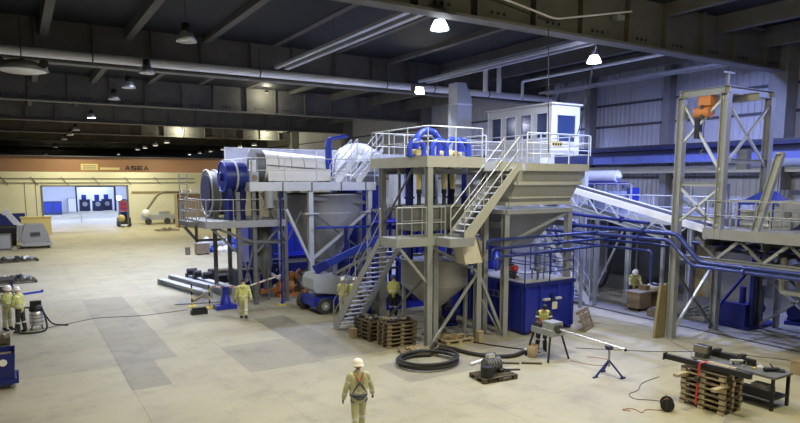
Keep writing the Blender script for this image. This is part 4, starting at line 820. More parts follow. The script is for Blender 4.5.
# ---------------------------------------------------------------- hoist frame and gallery at right
N = thing('hoist_frame', 'tall beige steel hoist frame standing at the right gallery', 'steel frame', (20.66, 14.15, 0))
for x, y, z0 in ((20.66, 14.15, 0), (20.66, 12.53, 3.86), (23.38, 12.53, 3.86), (23.3, 14.1, 0)): column(N, x, y, z0, 8.85, .26, 'galv' if y < 13 or x < 21 else 'galv', plate=(z0 == 0))
for p, q in (((20.66, 12.4, 8.93), (20.66, 14.3, 8.93)), ((20.5, 12.53, 8.93), (23.5, 12.53, 8.93)), ((23.38, 12.4, 8.93), (23.38, 14.3, 8.93)), ((20.5, 14.15, 8.93), (23.5, 14.15, 8.93)), ((21.7, 12.0, 8.72), (21.7, 14.2, 8.72))): beam(N, p, q, .26, .18, 'galv')
for p, q in (((20.66, 14.1, 7.2), (20.66, 12.6, 8.7)), ((20.66, 14.1, 8.6), (20.66, 12.6, 6.2)), ((20.8, 12.53, 8.5), (23.3, 12.53, 6.4)), ((20.8, 12.53, 6.4), (23.3, 12.53, 8.5)), ((20.66, 14.05, 5.6), (20.66, 12.6, 4.3)), ((20.66, 14.05, 4.4), (20.66, 12.6, 5.6)), ((20.8, 14.15, 8.5), (23.2, 14.15, 6.2)), ((20.8, 14.15, 5.2), (23.2, 14.15, 4.2))): brace(N, p, q, .08, 'galv_light')
for z in (5.75, 4.55): beam(N, (20.66, 14.15, z), (20.66, 12.53, z), .14, .1, 'galv')
beam(N, (20.66, 12.53, 6.55), (23.38, 12.53, 6.55), .16, .1, 'galv')
brace(N, (20.72, 14.2, 2.6), (23.25, 14.15, .15), .09, 'galv_dark'); brace(N, (20.72, 14.1, .3), (23.25, 14.05, 2.9), .09, 'galv_light'); beam(N, (20.66, 14.15, 2.85), (23.3, 14.1, 2.85), .16, .1, 'galv')
MB().bar((20.75, 12.55, 9.05), (20.75, 12.55, 9.5), .05).bar((20.45, 12.55, 9.5), (21.05, 12.55, 9.5), .05).build('lifting_lug', 'galv', N)
t = thing('chain_hoist', 'orange electric chain hoist hanging in the steel frame', 'hoist', (20.66, 13.2, 8.3))
MB().box(20.5, 20.85, 13.0, 13.45, 8.45, 8.78).build('trolley', 'hoist_orange', t); MB().cyl((20.68, 13.05, 8.25), (20.68, 13.62, 8.25), .2, n=14).build('motor', 'hoist_orange', t); MB().box(20.5, 20.86, 13.25, 13.36, 8.0, 8.48).build('strap', 'dark_steel', t)
MB().box(20.58, 20.78, 13.42, 13.6, 7.35, 8.02).build('chain_bag', 'black', t); MB().cyl((20.68, 13.3, 8.1), (20.68, 13.3, 6.95), .015, n=6).build('chain', 'dark_steel', t); MB().tube(arc((20.68, 13.3, 6.87), .07, 90, -150, 'YZ', 8), .022, 6).build('hook', 'galv_dark', t)
Q = thing('gallery_deck', 'elevated steel gallery on a trussed girder at the right edge', 'gallery', (23, 10.5, 0))
deck(Q, 20.55, 25.2, 4.0, 13.05, 4.2, .34, 'tank_grey')
railing(Q, [(20.6, 13.0, 4.2), (20.6, 4.1, 4.2)], .98, 1.1, 'galv', 1); railing(Q, [(20.6, 13.0, 4.2), (25.1, 13.0, 4.2)], .98, 1.3, 'galv', 1)
for x in (20.75, 25.0):
    beam(Q, (x, 4.0, 3.1), (x, 14.1, 3.1), .16, .14, 'galv' if x < 22 else 'galv_dark', 'bottom_chord')
    for k in range(6):
        y = 13.4-k*1.6; brace(Q, (x, y, 3.85), (x, y-.8, 3.15), .1, 'galv_dark'); brace(Q, (x, y-.8, 3.15), (x, y-1.6, 3.85), .1, 'galv')
for y in (5, 8, 11, 13): beam(Q, (20.6, y, 3.7), (25.2, y, 3.7), .24, .12, 'galv_dark')
for x, y in ((25.05, 13.3), (25.0, 8.4), (20.8, 4.5)): column(Q, x, y, 0, 3.86, .22, 'galv_dark')
brace(Q, (25.0, 13.2, 2.2), (25.0, 10.6, .2), .09, 'galv'); brace(Q, (25.0, 13.2, .2), (25.0, 10.6, 2.4), .09, 'galv'); brace(Q, (24.9, 13.3, 2.9), (23.4, 14.1, .8), .09, 'blue_dark')
MB().box(24.92, 25.2, 13.15, 13.17, 1.75, 2.0).build('sign_plate', 'sign_white', Q)
t = thing('slab_stack_box', 'beige ribbed box unit on the gallery behind the rail', 'box unit', (23, 12.2, 4.2))
MB().box(22.6, 23.6, 11.9, 13.0, 4.2, 4.8).build('body', 'beige', t)
for z in (4.3, 4.55, 4.78): MB().box(22.55, 23.65, 11.84, 13.05, z-.035, z+.035).build('rib', 'cream', t)
t = thing('round_guard', 'beige round drum guard on the gallery at far right', 'guard', (22.5, 10.6, 4.2))
MB().cyl((22.5, 11.2, 4.72), (23.4, 11.2, 4.72), .5, n=26).build('drum', 'galv', t); MB().box(22.3, 23.3, 11.0, 11.6, 4.2, 4.5).build('stand', 'galv', t); MB().cyl((22.45, 11.2, 4.72), (22.5, 11.2, 4.72), .12).build('hub', 'galv_dark', t)
t = thing('blue_machine', 'dark blue machine block on the gallery at the right edge', 'machine', (22.6, 9.8, 4.2)); MB().box(22.0, 23.6, 9.2, 10.35, 4.2, 5.1).build('body', 'blue', t); MB().prism([(22.2, 9.4, 5.1), (22.2, 10.2, 5.1), (22.2, 9.8, 5.5)], (1.2, 0, 0)).build('hood', 'blue_mid', t); MB().cyl((21.95, 9.8, 4.7), (22.0, 9.8, 4.7), .2).build('port', 'white', t)
t = thing('blue_canopy', 'blue sheet canopy lying behind the gallery rail', 'canopy', (22.8, 11.9, 5.2)); MB().prism([(22.4, 13.05, 5.0), (22.4, 11.5, 5.05), (22.4, 12.1, 5.5)], (1.0, 0, 0)).build('sheet', 'blue_mid', t)
for y in (11.7, 12.9): MB().bar((22.5, y, 4.2), (22.5, y, 5.05), .05).build('post', 'blue_mid', t)
t = thing('slanted_prop', 'beige steel channel leaning across the gallery', 'beam', (20.95, 11.4, 4.2)); MB().ibeam((20.95, 11.42, 4.2), (20.95, 10.78, 6.75), .24, .18).build('channel', 'galv', t); MB().box(20.85, 21.05, 10.7, 10.9, 6.72, 6.78).build('end_plate', 'galv', t)
t = thing('duct_pipe', 'thick beige pipe running right behind the hoist frame', 'pipe', (23.6, 13.5, 6.5)); MB().cyl((23.5, 13.45, 6.5), (29.5, 13.45, 6.7), .17, n=14).build('pipe', 'beige', t); MB().box(23.4, 23.7, 13.25, 13.65, 6.3, 7.05).build('end_box', 'galv_dark', t); MB().bar((26, 13.45, 4.2), (26, 13.45, 6.45), .1).build('support', 'galv', t); MB().bar((29, 13.45, 0), (29, 13.45, 6.55), .14).build('support', 'galv', t)
t = thing('yellow_pipe', 'olive yellow pipe elbow hanging below the gallery at right', 'pipe', (21.5, 10.7, 2.2)); MB().tube(rounded([(21.5, 10.72, 3.7), (21.5, 10.72, 2.2), (21.5, 9, 2.25), (21.5, 6, 2.3)], .12), .1, 10).build('pipe', 'beige', t); MB().cyl((21.5, 10.72, 2.6), (21.5, 10.72, 2.66), .16).build('flange', 'beige', t)
run('blue pipe below the gallery deck running to the right edge', [(21.2, 13.8, 3.6), (21.2, 5, 3.55)], .07, 'blue_dark')
run('thin blue pipe hung under the gallery truss', [(20.9, 13.6, 2.75), (24.8, 13.4, 2.4), (24.8, 8, 2.3)], .05, 'blue_dark')
run('dark blue riser by the gallery column', [(24.6, 13.35, .2), (24.6, 13.35, 3.6)], .12, 'blue_dark')
t = thing('pump_skid', 'dark blue pump unit on a skid under the gallery', 'pump', (25.3, 13.9, 0))
MB().box(24.2, 26.3, 13.2, 14.5, 0, .12).build('skid', 'blue_dark', t); MB().box(24.25, 24.5, 13.4, 14.5, .12, 1.0).build('guard', 'blue_dark', t); MB().cyl((24.6, 13.9, .6), (25.3, 13.9, .6), .34, n=18).build('casing', 'blue_dark', t); MB().cyl((25.3, 13.9, .6), (26.2, 13.9, .6), .25, n=16).build('motor', 'blue_dark', t); MB().sphere((24.95, 13.6, .75), .18).build('gauge', 'aluminium', t); MB().cyl((24.9, 13.9, .9), (24.9, 13.9, 1.6), .12).build('outlet', 'blue_dark', t)
pump('drain_pump', 'dark blue drain pump furthest right under the gallery', 27.5, 13.0, 0, .3, 1.4, 'blue_dark', 'dark_steel')
t = thing('belly_tank', 'grey trough tank under the gallery at the right edge', 'tank', (26, 10.8, .8)); MB().prism([(24.2, 11.8, 2.8), (27.6, 11.8, 2.8), (27.0, 11.8, 1.0), (25.2, 11.8, .8)], (0, -3.5, 0)).build('trough', 'tank_grey', t)
for x, y in ((25.3, 11.6), (26.9, 11.6), (25.3, 8.5), (26.9, 8.5)): MB().bar((x, y, 0), (x, y, 1.1), .12).build('leg', 'galv', t)
for i, (x, z, r_, m_) in enumerate(((22.3, 2.75, .06, 'blue_dark'), (23.1, 3.25, .09, 'navy'), (23.9, 2.55, .07, 'blue_dark'), (24.4, 3.3, .05, 'galv_dark'))):
    run('dark pipe under the gallery deck, %s from its front edge' % NTH_[i], [(x, 13.7, z), (x, 9.2, z-.05), (x, 4.5, z-.05)], r_, m_)
for k in range(8): beam(Q, (20.6, 5.2+k*1.05, 3.5), (25.2, 5.2+k*1.05, 3.5), .16, .08, 'dark_steel', 'joist')
for p, q in (((25.0, 12.6, 3.0), (21.0, 12.6, 3.7)), ((21.0, 11.0, 3.0), (25.0, 11.0, 3.7)), ((25.0, 9.5, 3.0), (21.0, 9.5, 3.7)), ((25.0, 13.2, 3.0), (25.0, 11.4, 1.4))): brace(Q, p, q, .08, 'dark_steel')
railing(Q, [(22.0, 12.9, 4.2), (22.0, 4.2, 4.2)], .98, .9, 'galv', 2)
U = thing('upper_machine', 'beige box machine on a steel frame behind the gallery', 'machine', (26.6, 12.0, 0))
for x in (25.6, 27.6):
    for y in (10.6, 12.9): column(U, x, y, 0, 5.5, .18, 'galv')
for y in (10.6, 12.9): beam(U, (25.5, y, 5.4), (27.7, y, 5.4), .2, .12, 'galv')
MB().box(25.7, 27.5, 10.7, 12.4, 5.5, 6.7).build('housing', 'beige', U); MB().prism([(25.7, 10.7, 6.7), (27.5, 10.7, 6.7), (27.1, 10.7, 7.2), (26.1, 10.7, 7.2)], (0, 1.7, 0)).build('hood', 'tank_grey', U); MB().cyl((25.7, 11.5, 6.0), (25.55, 11.5, 6.0), .4, n=18).build('inspection_cover', 'galv', U)
brace(U, (25.6, 12.9, 4.4), (27.6, 12.9, 5.3), .07, 'galv_light'); brace(U, (25.6, 12.9, 5.3), (27.6, 12.9, 4.4), .07, 'galv_light')
# ---------------------------------------------------------------- inclined conveyor
C = thing('inclined_conveyor', 'inclined conveyor with white side cover from hopper to gallery', 'conveyor', (22, 17.4, 0))
a0, a1 = V(22.0, 20.9, 5.5), V(22.0, 13.6, 3.98)
MB().prism([a0+V(0, 0, -.12), a1+V(0, 0, -.12), a1+V(0, 0, .16), a0+V(0, 0, .16)], (.06, 0, 0)).build('side_cover', 'white', C); MB().prism([a0+V(.9, 0, -.12), a1+V(.9, 0, -.12), a1+V(.9, 0, .16), a0+V(.9, 0, .16)], (.06, 0, 0)).build('side_cover', 'white', C)
MB().prism([a0+V(.06, 0, .06), a1+V(.06, 0, .06), a1+V(.06, 0, .12), a0+V(.06, 0, .12)], (.84, 0, 0)).build('belt', 'rubber', C)
for x in (22.0, 22.9): MB().ibeam(a0+V(x-22, 0, -.75), a1+V(x-22, 2.0, -.35), .2, .12).build('lower_chord', 'lift_grey', C)
for k in range(5):
    p = a0.lerp(a1, k/6+.02); q = a0.lerp(a1, (k+.5)/6+.02); MB().bar(p+V(0, 0, -.15), q+V(0, 0, -.72), .05).build('lattice', 'galv_light', C); MB().bar(q+V(0, 0, -.72), a0.lerp(a1, (k+1)/6+.02)+V(0, 0, -.15), .05).build('lattice', 'galv_light', C)
for k in range(9): p = a0.lerp(a1, (k+.5)/9); MB().cyl(p+V(.08, 0, -.02), p+V(.88, 0, -.02), .05, n=8).build('roller', 'galv_dark', C)
for y, z in ((19.8, 4.5), (15.6, 3.5)):
    for x in (22.0, 22.95): MB().bar((x, y, 0), (x, y, z), .12).build('support_leg', 'galv', C)
MB().cyl(a1+V(-.1, 0, .0), a1+V(1.05, 0, .0), .17, n=14).build('tail_pulley', 'dark_steel', C)
stairs('rear_staircase', 'bright steel staircase coming down behind the blue tank', (23.2, 20.35, 0), (19.9, 20.35, 3.85), (0, 1, 0), .9, 'white', 'galv_light', rise=.22, depth=.22)
# pipe bridge / mezzanine
Z = thing('rear_mezzanine', 'grey blue mezzanine on slim posts behind the conveyor', 'mezzanine', (27, 21, 0))
for x, y in ((24.98, 19.6), (25.2, 21.7), (25.5, 22.4), (25.0, 16.4), (30.2, 18), (30.2, 26)): column(Z, x, y, 0, 3.9, .2, 'lift_grey', 'post')
deck(Z, 24.8, 30.6, 15.5, 27.5, 4.2, .3, 'lift_grey'); railing(Z, [(24.85, 15.6, 4.2), (24.85, 20.9, 4.2)], 1.0, 1.5, 'galv_light', 1)
beam(Z, (20.3, 20.4, 3.35), (25.2, 20.4, 3.35), .16, .12, 'lift_grey')
brace(Z, (25.2, 21.7, .3), (24.6, 19.6, 3.6), .07, 'galv_light'); brace(Z, (25.0, 19.6, 3.4), (25.1, 17.6, 3.9), .06, 'galv_light')
for x, y in ((20.3, 20.4),): column(Z, x, y, 0, 3.3, .12, 'lift_grey', 'post')
t = thing('machine_guard', 'clear panel machine guard behind the white conveyor cover', 'machine guard', (27, 22.8, 4.2))
for k in range(4): MB().box(27.0, 27.02, 21.2+k*.8, 21.95+k*.8, 4.35, 5.68).build('pane', 'clear_panel', t)
for k in range(5): MB().box(26.97, 27.05, 21.15+k*.8, 21.21+k*.8, 4.2, 5.72).build('post', 'lift_grey', t)
MB().box(26.97, 27.05, 21.15, 24.4, 5.68, 5.74).build('top_rail', 'lift_grey', t)
t = thing('guarded_machine', 'blue grey machine inside the clear guard', 'machine', (28.0, 22.6, 4.2)); MB().box(27.5, 28.4, 21.5, 23.8, 4.2, 4.8).build('bed', 'lift_grey', t); MB().cyl((27.9, 22.0, 5.05), (27.9, 23.3, 5.05), .25).build('roll', 'galv_light', t); MB().box(27.6, 28.2, 21.6, 21.9, 4.8, 5.5).build('headstock', 'blue_mid', t)
t = thing('white_vessel', 'white horizontal vessel on a blue base above the guard', 'vessel', (28.4, 24.3, 4.2)); MB().cyl((28.4, 23.2, 6.1), (28.4, 25.4, 6.1), .33, n=20).build('shell', 'white', t); MB().sphere((28.4, 23.15, 6.1), .2).build('nozzle', 'white', t); MB().box(28.0, 28.8, 22.9, 25.6, 5.62, 5.78).build('base', 'blue', t)
for y in (23.1, 25.4):
    for x in (28.05, 28.75): MB().bar((x, y, 4.2), (x, y, 5.65), .07).build('leg', 'lift_grey', t)
t = thing('rear_funnel', 'grey funnel hopper seen through the hoist frame', 'hopper', (26.3, 16.5, 4.2)); MB().shell4([(26.1, 16.2, 4.7), (26.5, 16.2, 4.7), (26.5, 16.7, 4.7), (26.1, 16.7, 4.7)], [(25.8, 15.8, 5.75), (26.8, 15.8, 5.75), (26.8, 17.1, 5.75), (25.8, 17.1, 5.75)]).build('funnel', 'tank_grey', t)
for x, y in ((25.85, 15.85), (26.75, 15.85), (25.85, 17.05), (26.75, 17.05)): MB().bar((x, y, 4.2), (x, y, 5.7), .06).build('leg', 'galv', t)
run('black hose hanging from the mezzanine post', [(26.0, 21.5, 3.8), (26.0, 21.5, 1.5), (26.3, 22.1, .35), (26.6, 22.9, .12)], .08, 'rubber', False, .5, 'hanging_hose', None)
# wall ledge, light cream band under the runway
MB().box(32.2, 33.0, 10, 30, 6.3, 6.7).build('wall_ledge', 'back_wall', wr)
# ---------------------------------------------------------------- control cabin
K = thing('control_cabin', 'white control cabin with four dark windows on the raised deck', 'cabin', (23, 24, 0))
k0, k1, yn, yf, z0, z1 = 22.0, 23.9, 21.95, 26.6, 7.0, 9.5
def win_wall(y0, y1, wins):
    ys = [y0]+[v for w_ in wins for v in w_]+[y1]
    mb = MB()
    for i in range(0, len(ys), 2): mb.box(k0, k0+.1, ys[i], ys[i+1], z0, z1)
    for a, b in wins: mb.box(k0, k0+.1, a, b, z0, 7.95); mb.box(k0, k0+.1, a, b, 9.1, z1)
    mb.build('long_wall', 'cabin_white', K)
wins = [(22.25, 22.95), (23.35, 24.05), (24.5, 25.2), (25.6, 26.3)]
win_wall(yn, yf, wins)
for a, b in wins:
    f = MB().box(k0-.02, k0+.03, a-.05, b+.05, 7.9, 7.95).box(k0-.02, k0+.03, a-.05, b+.05, 9.1, 9.15).box(k0-.02, k0+.03, a-.05, a, 7.95, 9.1).box(k0-.02, k0+.03, b, b+.05, 7.95, 9.1).build('window_frame', 'galv_light', K); MB().box(k0+.04, k0+.05, a, b, 7.95, 9.1).build('pane', 'glass_dark', f)
MB().box(k0+.1, k0+.35, yn, yn+.1, z0, z1).box(k1-.3, k1, yn, yn+.1, z0, z1).box(k0+.35, k1-.3, yn, yn+.1, z0, 7.75).box(k0+.35, k1-.3, yn, yn+.1, 9.0, z1).build('end_wall', 'cabin_white', K)
f = MB().box(k0+.33, k1-.28, yn-.02, yn, 7.7, 7.76).box(k0+.33, k1-.28, yn-.02, yn, 9.0, 9.05).box(k0+.33, k0+.37, yn-.02, yn, 7.7, 9.05).box(k1-.32, k1-.28, yn-.02, yn, 7.7, 9.05).build('window_frame', 'galv_light', K); MB().box(k0+.35, k1-.3, yn+.03, yn+.05, 7.75, 9.0).build('pane', 'glass_dark', f)
MB().box(k1-.1, k1, yn+.1, yf, z0, z1).build('rear_wall', 'white', K); MB().box(k0, k1, yf, yf+.1, z0, z1).build('far_wall', 'white', K); MB().box(k0-.1, k1+.1, yn-.1, yf+.2, z1, z1+.08).build('roof', 'cabin_white', K); MB().box(k0, k1, yn, yf, z0-.02, z0+.02).build('cabin_floor', 'galv_dark', K)
S = thing('cabin_deck', 'steel deck with guardrails carrying the control cabin', 'platform', (22.5, 23, 0))
deck(S, 20.6, 24.0, 21.2, 27.6, 6.95, .3, 'galv_light'); railing(S, [(20.65, 27.5, 6.95), (20.65, 21.25, 6.95), (23.95, 21.25, 6.95)], 1.05, 1.2, 'galv_light', 2)
for x in (20.8, 23.8):
    for y in (21.4, 27.4): column(S, x, y, 0, 6.65, .24, 'lift_grey')
MB().box(21.5, 24.0, 21.1, 21.2, 6.62, 7.05).build('side_panel', 'navy', S)
t = thing('service_duct', 'pale blue vertical duct left of the control cabin', 'duct', (21.3, 28.5, 0)); MB().box(20.9, 21.9, 28.0, 28.8, 0, 10.4).build('shaft', 'lift_grey', t); MB().prism([(20.9, 28, 10.4), (21.9, 28, 10.4), (21.5, 28, 11.2), (20.9, 28, 11.2)], (0, .8, 0)).build('bend', 'lift_grey', t)
for z in (2, 4, 6, 8, 10): MB().box(20.86, 21.94, 27.96, 28.84, z, z+.08).build('joint_band', 'galv_light', t)
# ---------------------------------------------------------------- work corner at right
t = thing('crate_desk', 'brown chipboard crate used as a desk on rollers', 'desk', (24.4, 18.1, 0))
MB().box(23.55, 25.3, 17.75, 18.55, .82, .88).build('top', 'wood_light', t); MB().box(23.6, 24.4, 17.8, 18.5, .12, .82).build('carcass', 'cardboard', t); MB().box(25.15, 25.25, 17.8, 18.5, 0, .82).build('side_panel', 'cardboard', t); MB().box(24.4, 25.2, 18.42, 18.48, .2, .82).build('back_panel', 'cardboard', t)
for x in (23.7, 24.3):
    for y in (17.9, 18.4): MB().cyl((x, y-.03, .06), (x, y+.03, .06), .06, n=10).build('caster', 'black', t)
t = thing('white_sack', 'crumpled white plastic sack on the crate desk', 'sack', (24.95, 18.1, .88)); MB().lathe((24.95, 18.1, .88), [(.26, 0), (.33, .08), (.28, .2), (.12, .28), (.001, .3)], 9).build('bag', 'tape_white', t); MB().lathe((24.65, 18.2, .88), [(.2, 0), (.22, .1), (.1, .18), (.001, .2)], 8).build('fold', 'tape_white', t)
tag(MB().box(24.25, 24.55, 18.0, 18.4, .88, 1.08).box(24.23, 24.57, 17.98, 18.42, 1.08, 1.1).build('parts_box', 'cardboard'), 'small brown parts box beside the sack on the desk', 'box')
tag(MB().box(23.2, 23.9, 16.6, 17.1, 0, .3).box(23.3, 23.8, 16.65, 17.0, .3, .38).build('floor_carton', 'cardboard'), 'low brown carton on the floor by the leaning timbers', 'carton')
for i in range(4):
    x = 20.1+.14*i; t = tag(MB().bar((x, 14.45-.02*i, 0), (x+.22, 14.42, 2.05-.05*(i % 2)), .1, .1).build('timber', 'beam_wood'), 'yellowish timber leaning on the hoist column, %s from left' % ('first', 'second', 'third', 'fourth')[i], 'timber', 'timbers leaning on the hoist column')
for i in range(6): tag(MB().bar((24.0+.3*i, 16.3-.1*i, .06), (27.2+.2*i, 17.2-.35*i, .06), .1, .06).build('floor_bar', 'galv'), 'loose steel bar on the floor behind the hoist frame, %s' % ORD[i], 'bar', 'steel bars behind the hoist frame')

# dark panel partition under the mezzanine
t = thing('panel_partition', 'dark grey panel partition under the rear mezzanine', 'partition', (29.5, 21, 0))
for k in range(5): MB().box(29.4, 29.46, 16.2+k*2.1, 18.25+k*2.1, 0, 3.7).build('panel', ('beige', 'concrete_wall', 'galv_dark', 'dark_steel', 'brown_steel')[k], t)
for k in range(6): MB().box(29.34, 29.5, 16.1+k*2.1, 16.22+k*2.1, 0, 3.8).build('stud', 'lift_grey', t)
MB().box(29.38, 29.42, 17.9, 18.9, 0, 3.2).build('board', 'crane_plate', t)
tag(MB().box(27.6, 28.9, 20.5, 23.5, 0, .6).box(27.7, 28.8, 20.6, 23.4, .6, .75).build('floor_plinth', 'galv_dark'), 'low grey machine plinth before the dark partition', 'plinth')
# ---------------------------------------------------------------- pallets and loose goods around the tower
def fitting(name, label, x, y, z, s, m, rz, kind=0, group=None):
    t = thing(name, label, 'metal part', (x, y, z), rz, group); 
    if kind == 0:
        MB().tube(rounded([(-s, 0, s*.55), (0, 0, s*.55), (s*.2, s*.9, s*.55)], s*.5), s*.4, 9).build('elbow', m, t, local=True); MB().cyl((-s*1.12, 0, s*.55), (-s, 0, s*.55), s*.55, n=10).build('flange', m, t, local=True)
    elif kind == 1:
        MB().cyl((-s, 0, s*.5), (s, 0, s*.5), s*.38, n=10).build('body', m, t, local=True); MB().cyl((-s*1.1, 0, s*.5), (-s, 0, s*.5), s*.5, n=10).build('flange', m, t, local=True); MB().cyl((0, 0, s*.5), (0, 0, s*1.15), s*.25, n=8).build('neck', m, t, local=True)
    else:
        MB().box(-s, s, -s*.6, s*.6, 0, s*.5).build('plate', m, t, local=True); MB().box(-s*.5, s*.5, -s*.3, s*.3, s*.5, s*.95).build('lug', m, t, local=True)
    return t
PW = pallet('pallet', 'wooden pallet, lowest of the front stack beside the lower staircase', 11.4, 18.78, 0, 0, 'wood', group='pallets by the staircase', inner='wood_dark')
for k in range(1, 6): dup(PW, (11.4+.015*(k % 2), 18.78-.01*k, .146*k), 0, 'wooden pallet, %s from the floor in the front stack beside the lower staircase' % ORD[k])
PD = pallet('pallet', 'dark pallet, lowest of the rear stack beside the lower staircase', 11.1, 20.15, 0, math.pi/2, 'wood_dark', group='pallets by the staircase')
for k in range(1, 5): dup(PD, (11.1-.015*(k % 2), 20.15, .146*k), math.pi/2, 'dark pallet, %s from the floor in the rear stack beside the lower staircase' % ORD[k])
rnd = random.Random(11)
COLW = {'scrap_grey': 'grey', 'brown_steel': 'brown', 'scrap': 'rusty', 'dark_steel': 'dark', 'galv': 'galvanised', 'wood_light': 'pale wood', 'wood': 'wooden', 'cardboard': 'tan', 'aluminium': 'silver', 'stripe_yellow': 'yellow', 'white': 'white', 'cream': 'cream'}
NTH = ['first', 'second', 'third', 'fourth', 'fifth', 'sixth', 'seventh', 'eighth', 'ninth', 'tenth', 'eleventh', 'twelfth', 'thirteenth', 'fourteenth', 'fifteenth', 'sixteenth', 'seventeenth', 'eighteenth', 'nineteenth', 'twentieth', 'twenty-first', 'twenty-second']
def heap(n, x0, x1, y0, y1, z, s0, s1, mats, what, group):
    rows = max(1, round(math.sqrt(n*(y1-y0)/(x1-x0)))); cols = math.ceil(n/rows); cw, ch = (x1-x0)/cols, (y1-y0)/rows; smax = min(cw, ch)*.62; items = []
    for i in range(n):
        a, b = i % cols, i//cols; x = x0+cw*(a+.5+.16*(rnd.random()-.5)); y = y0+ch*(b+.5+.16*(rnd.random()-.5))
        items.append((x*.852-y*.524, x, y, min(smax, s0+(s1-s0)*rnd.random()), rnd.choice(mats), rnd.randrange(3)))
    for i, (_, x, y, sz, mt, k) in enumerate(sorted(items)):
        fitting('loose_part', '%s %s part %s, %s from left' % (COLW[mt], ('bent', 'tubular', 'block shaped')[k], what, NTH[i]), x, y, z, sz, mt, rnd.random()*6, k, group)
heap(11, 10.95, 11.9, 18.5, 19.1, .88, .10, .17, ['scrap_grey', 'brown_steel', 'scrap', 'dark_steel'], 'on the front pallet stack', 'metal parts on the front pallet stack')
heap(8, 10.8, 11.4, 19.7, 20.6, .735, .10, .18, ['scrap_grey', 'dark_steel', 'galv'], 'on the rear pallet stack', 'metal parts on the rear pallet stack')
pallet('pallet', 'low wooden pallet of scrap at the foot of the tower column', 11.35, 17.3, 0, -.35, 'wood'); heap(12, 11.0, 11.7, 17.05, 17.6, .146, .09, .16, ['scrap', 'wood_light', 'cardboard', 'scrap_grey'], 'on the pallet left of the tower column', 'scrap on the pallet left of the column')
pallet('pallet', 'low wooden pallet of scrap between the tower columns', 13.45, 18.0, 0, -.05, 'wood_light'); heap(16, 12.95, 13.95, 17.75, 18.3, .146, .09, .17, ['scrap', 'wood_light', 'cardboard', 'wood', 'brown_steel'], 'on the pallet between the tower columns', 'scrap on the pallet between the columns')
tag(MB().box(14.02, 14.22, 17.3, 17.5, 0, .4).box(14.0, 14.24, 17.28, 17.52, .4, .43).build('wood_crate', 'wood_light'), 'small wooden crate at the right end of the scrap pallet', 'crate')
tag(MB().box(10.42, 10.6, 20.3, 20.6, 0, .34).box(10.40, 10.62, 20.28, 20.62, .34, .36).build('carton', 'cardboard'), 'small brown carton left of the rear pallet stack', 'carton')
# hose coil and floor hose
pts = []
for i in range(3*28+1):
    a = 2*math.pi*i/28; k = i/28; r = .82+.12*math.sin(k*2.1)+.09*k; pts.append((11.0+r*math.cos(a+.9)*1.02, 16.2+r*math.sin(a+.9)*.9, .07+.10*(k % 3)*.6))
pts += [(11.85, 17.2, .2), (12.2, 17.5, .14)]
t = thing('hose_coil', 'thick black ribbed hose coiled on the floor before the tower', 'hose', (11, 16.2, 0)); MB().tube(rounded(pts, .12, 2), .055, 9).build('hose', 'rubber', t)
MB().cyl((12.2, 17.5, .14), (12.3, 17.6, .14), .085, n=10).build('coupling', 'dark_steel', t)
t = thing('floor_hose', 'black hose snaking right from the tower column foot', 'hose', (13, 16, 0)); MB().tube(rounded([(12.35, 17.45, .1), (12.6, 17.1, .08), (12.75, 16.3, .07), (13.1, 15.6, .07), (13.8, 15.2, .07), (14.5, 15.45, .07)], .4, 6), .068, 9).build('hose', 'rubber', t); MB().cyl((14.5, 15.45, .07), (14.66, 15.52, .07), .085, n=10).build('coupling', 'cream', t)
def cable(label, pts, r=.014, m='cable', name='cable'):
    r *= .75
    return tag(MB().tube(rounded([(x, y, r) if len(q) == 2 else q for q in pts for x, y in [q[:2]]], .35, 5), r, 6).build(name, m), label, 'cable')
cable('dark cable running right from the scrap pallet to the threading machine', [(13.9, 17.5), (14.3, 16.6), (14.85, 15.7), (15.0, 15.2)], .03)
cable('thin black cable crossing the floor from the vacuum', [(.6, 28.1), (2.6, 29.2), (4.5, 28.6), (6.4, 28.9)], .015)
tag(MB().cyl((12.05, 15.3, .05), (12.75, 15.45, .05), .05, n=10).cyl((12.75, 15.45, .05), (12.8, 15.46, .05), .06, n=10).build('white_pipe', 'white'), 'short white pipe lying behind the small pallet', 'pipe')
for i, (p, q) in enumerate((((12.9, 16.2), (13.6, 15.9)), ((13.0, 15.0), (13.5, 14.6)), ((13.6, 14.6), (14.1, 14.2)))): tag(MB().bar((*p, .03), (*q, .03), .09, .04).build('plank', 'wood_dark'), 'dark wooden slat on the floor near the hose, %s' % ORD[i], 'slat')
pallet('pallet', 'small wooden pallet carrying an electric motor in front', 11.87, 13.95, 0, -.1, 'wood_dark')
t = thing('electric_motor', 'black and silver motor lying on the small pallet', 'motor', (11.75, 13.95, .146))
MB().cyl((11.5, 13.8, .148), (11.5, 13.8, .46), .19, n=18).build('drum', 'black', t); MB().cyl((11.62, 14.05, .4), (12.15, 14.05, .4), .2, n=16).build('housing', 'motor', t)
for k in range(5): MB().cyl((11.68+k*.1, 14.05, .4), (11.72+k*.1, 14.05, .4), .225, n=16).build('fin', 'motor', t)
MB().box(11.65, 11.95, 13.9, 14.2, .146, .25).build('foot', 'dark_steel', t); MB().box(11.7, 11.95, 13.98, 14.12, .6, .72).build('terminal_box', 'aluminium', t)
t = thing('lever_tool', 'long dark lever tool across the small pallet', 'tool', (12.2, 13.9, .146)); MB().bar((12.1, 14.0, .2), (12.75, 13.75, .17), .05).build('bar', 'dark_steel', t); MB().cyl((12.15, 13.9, .148), (12.15, 14.1, .25), .08).build('head', 'dark_steel', t)
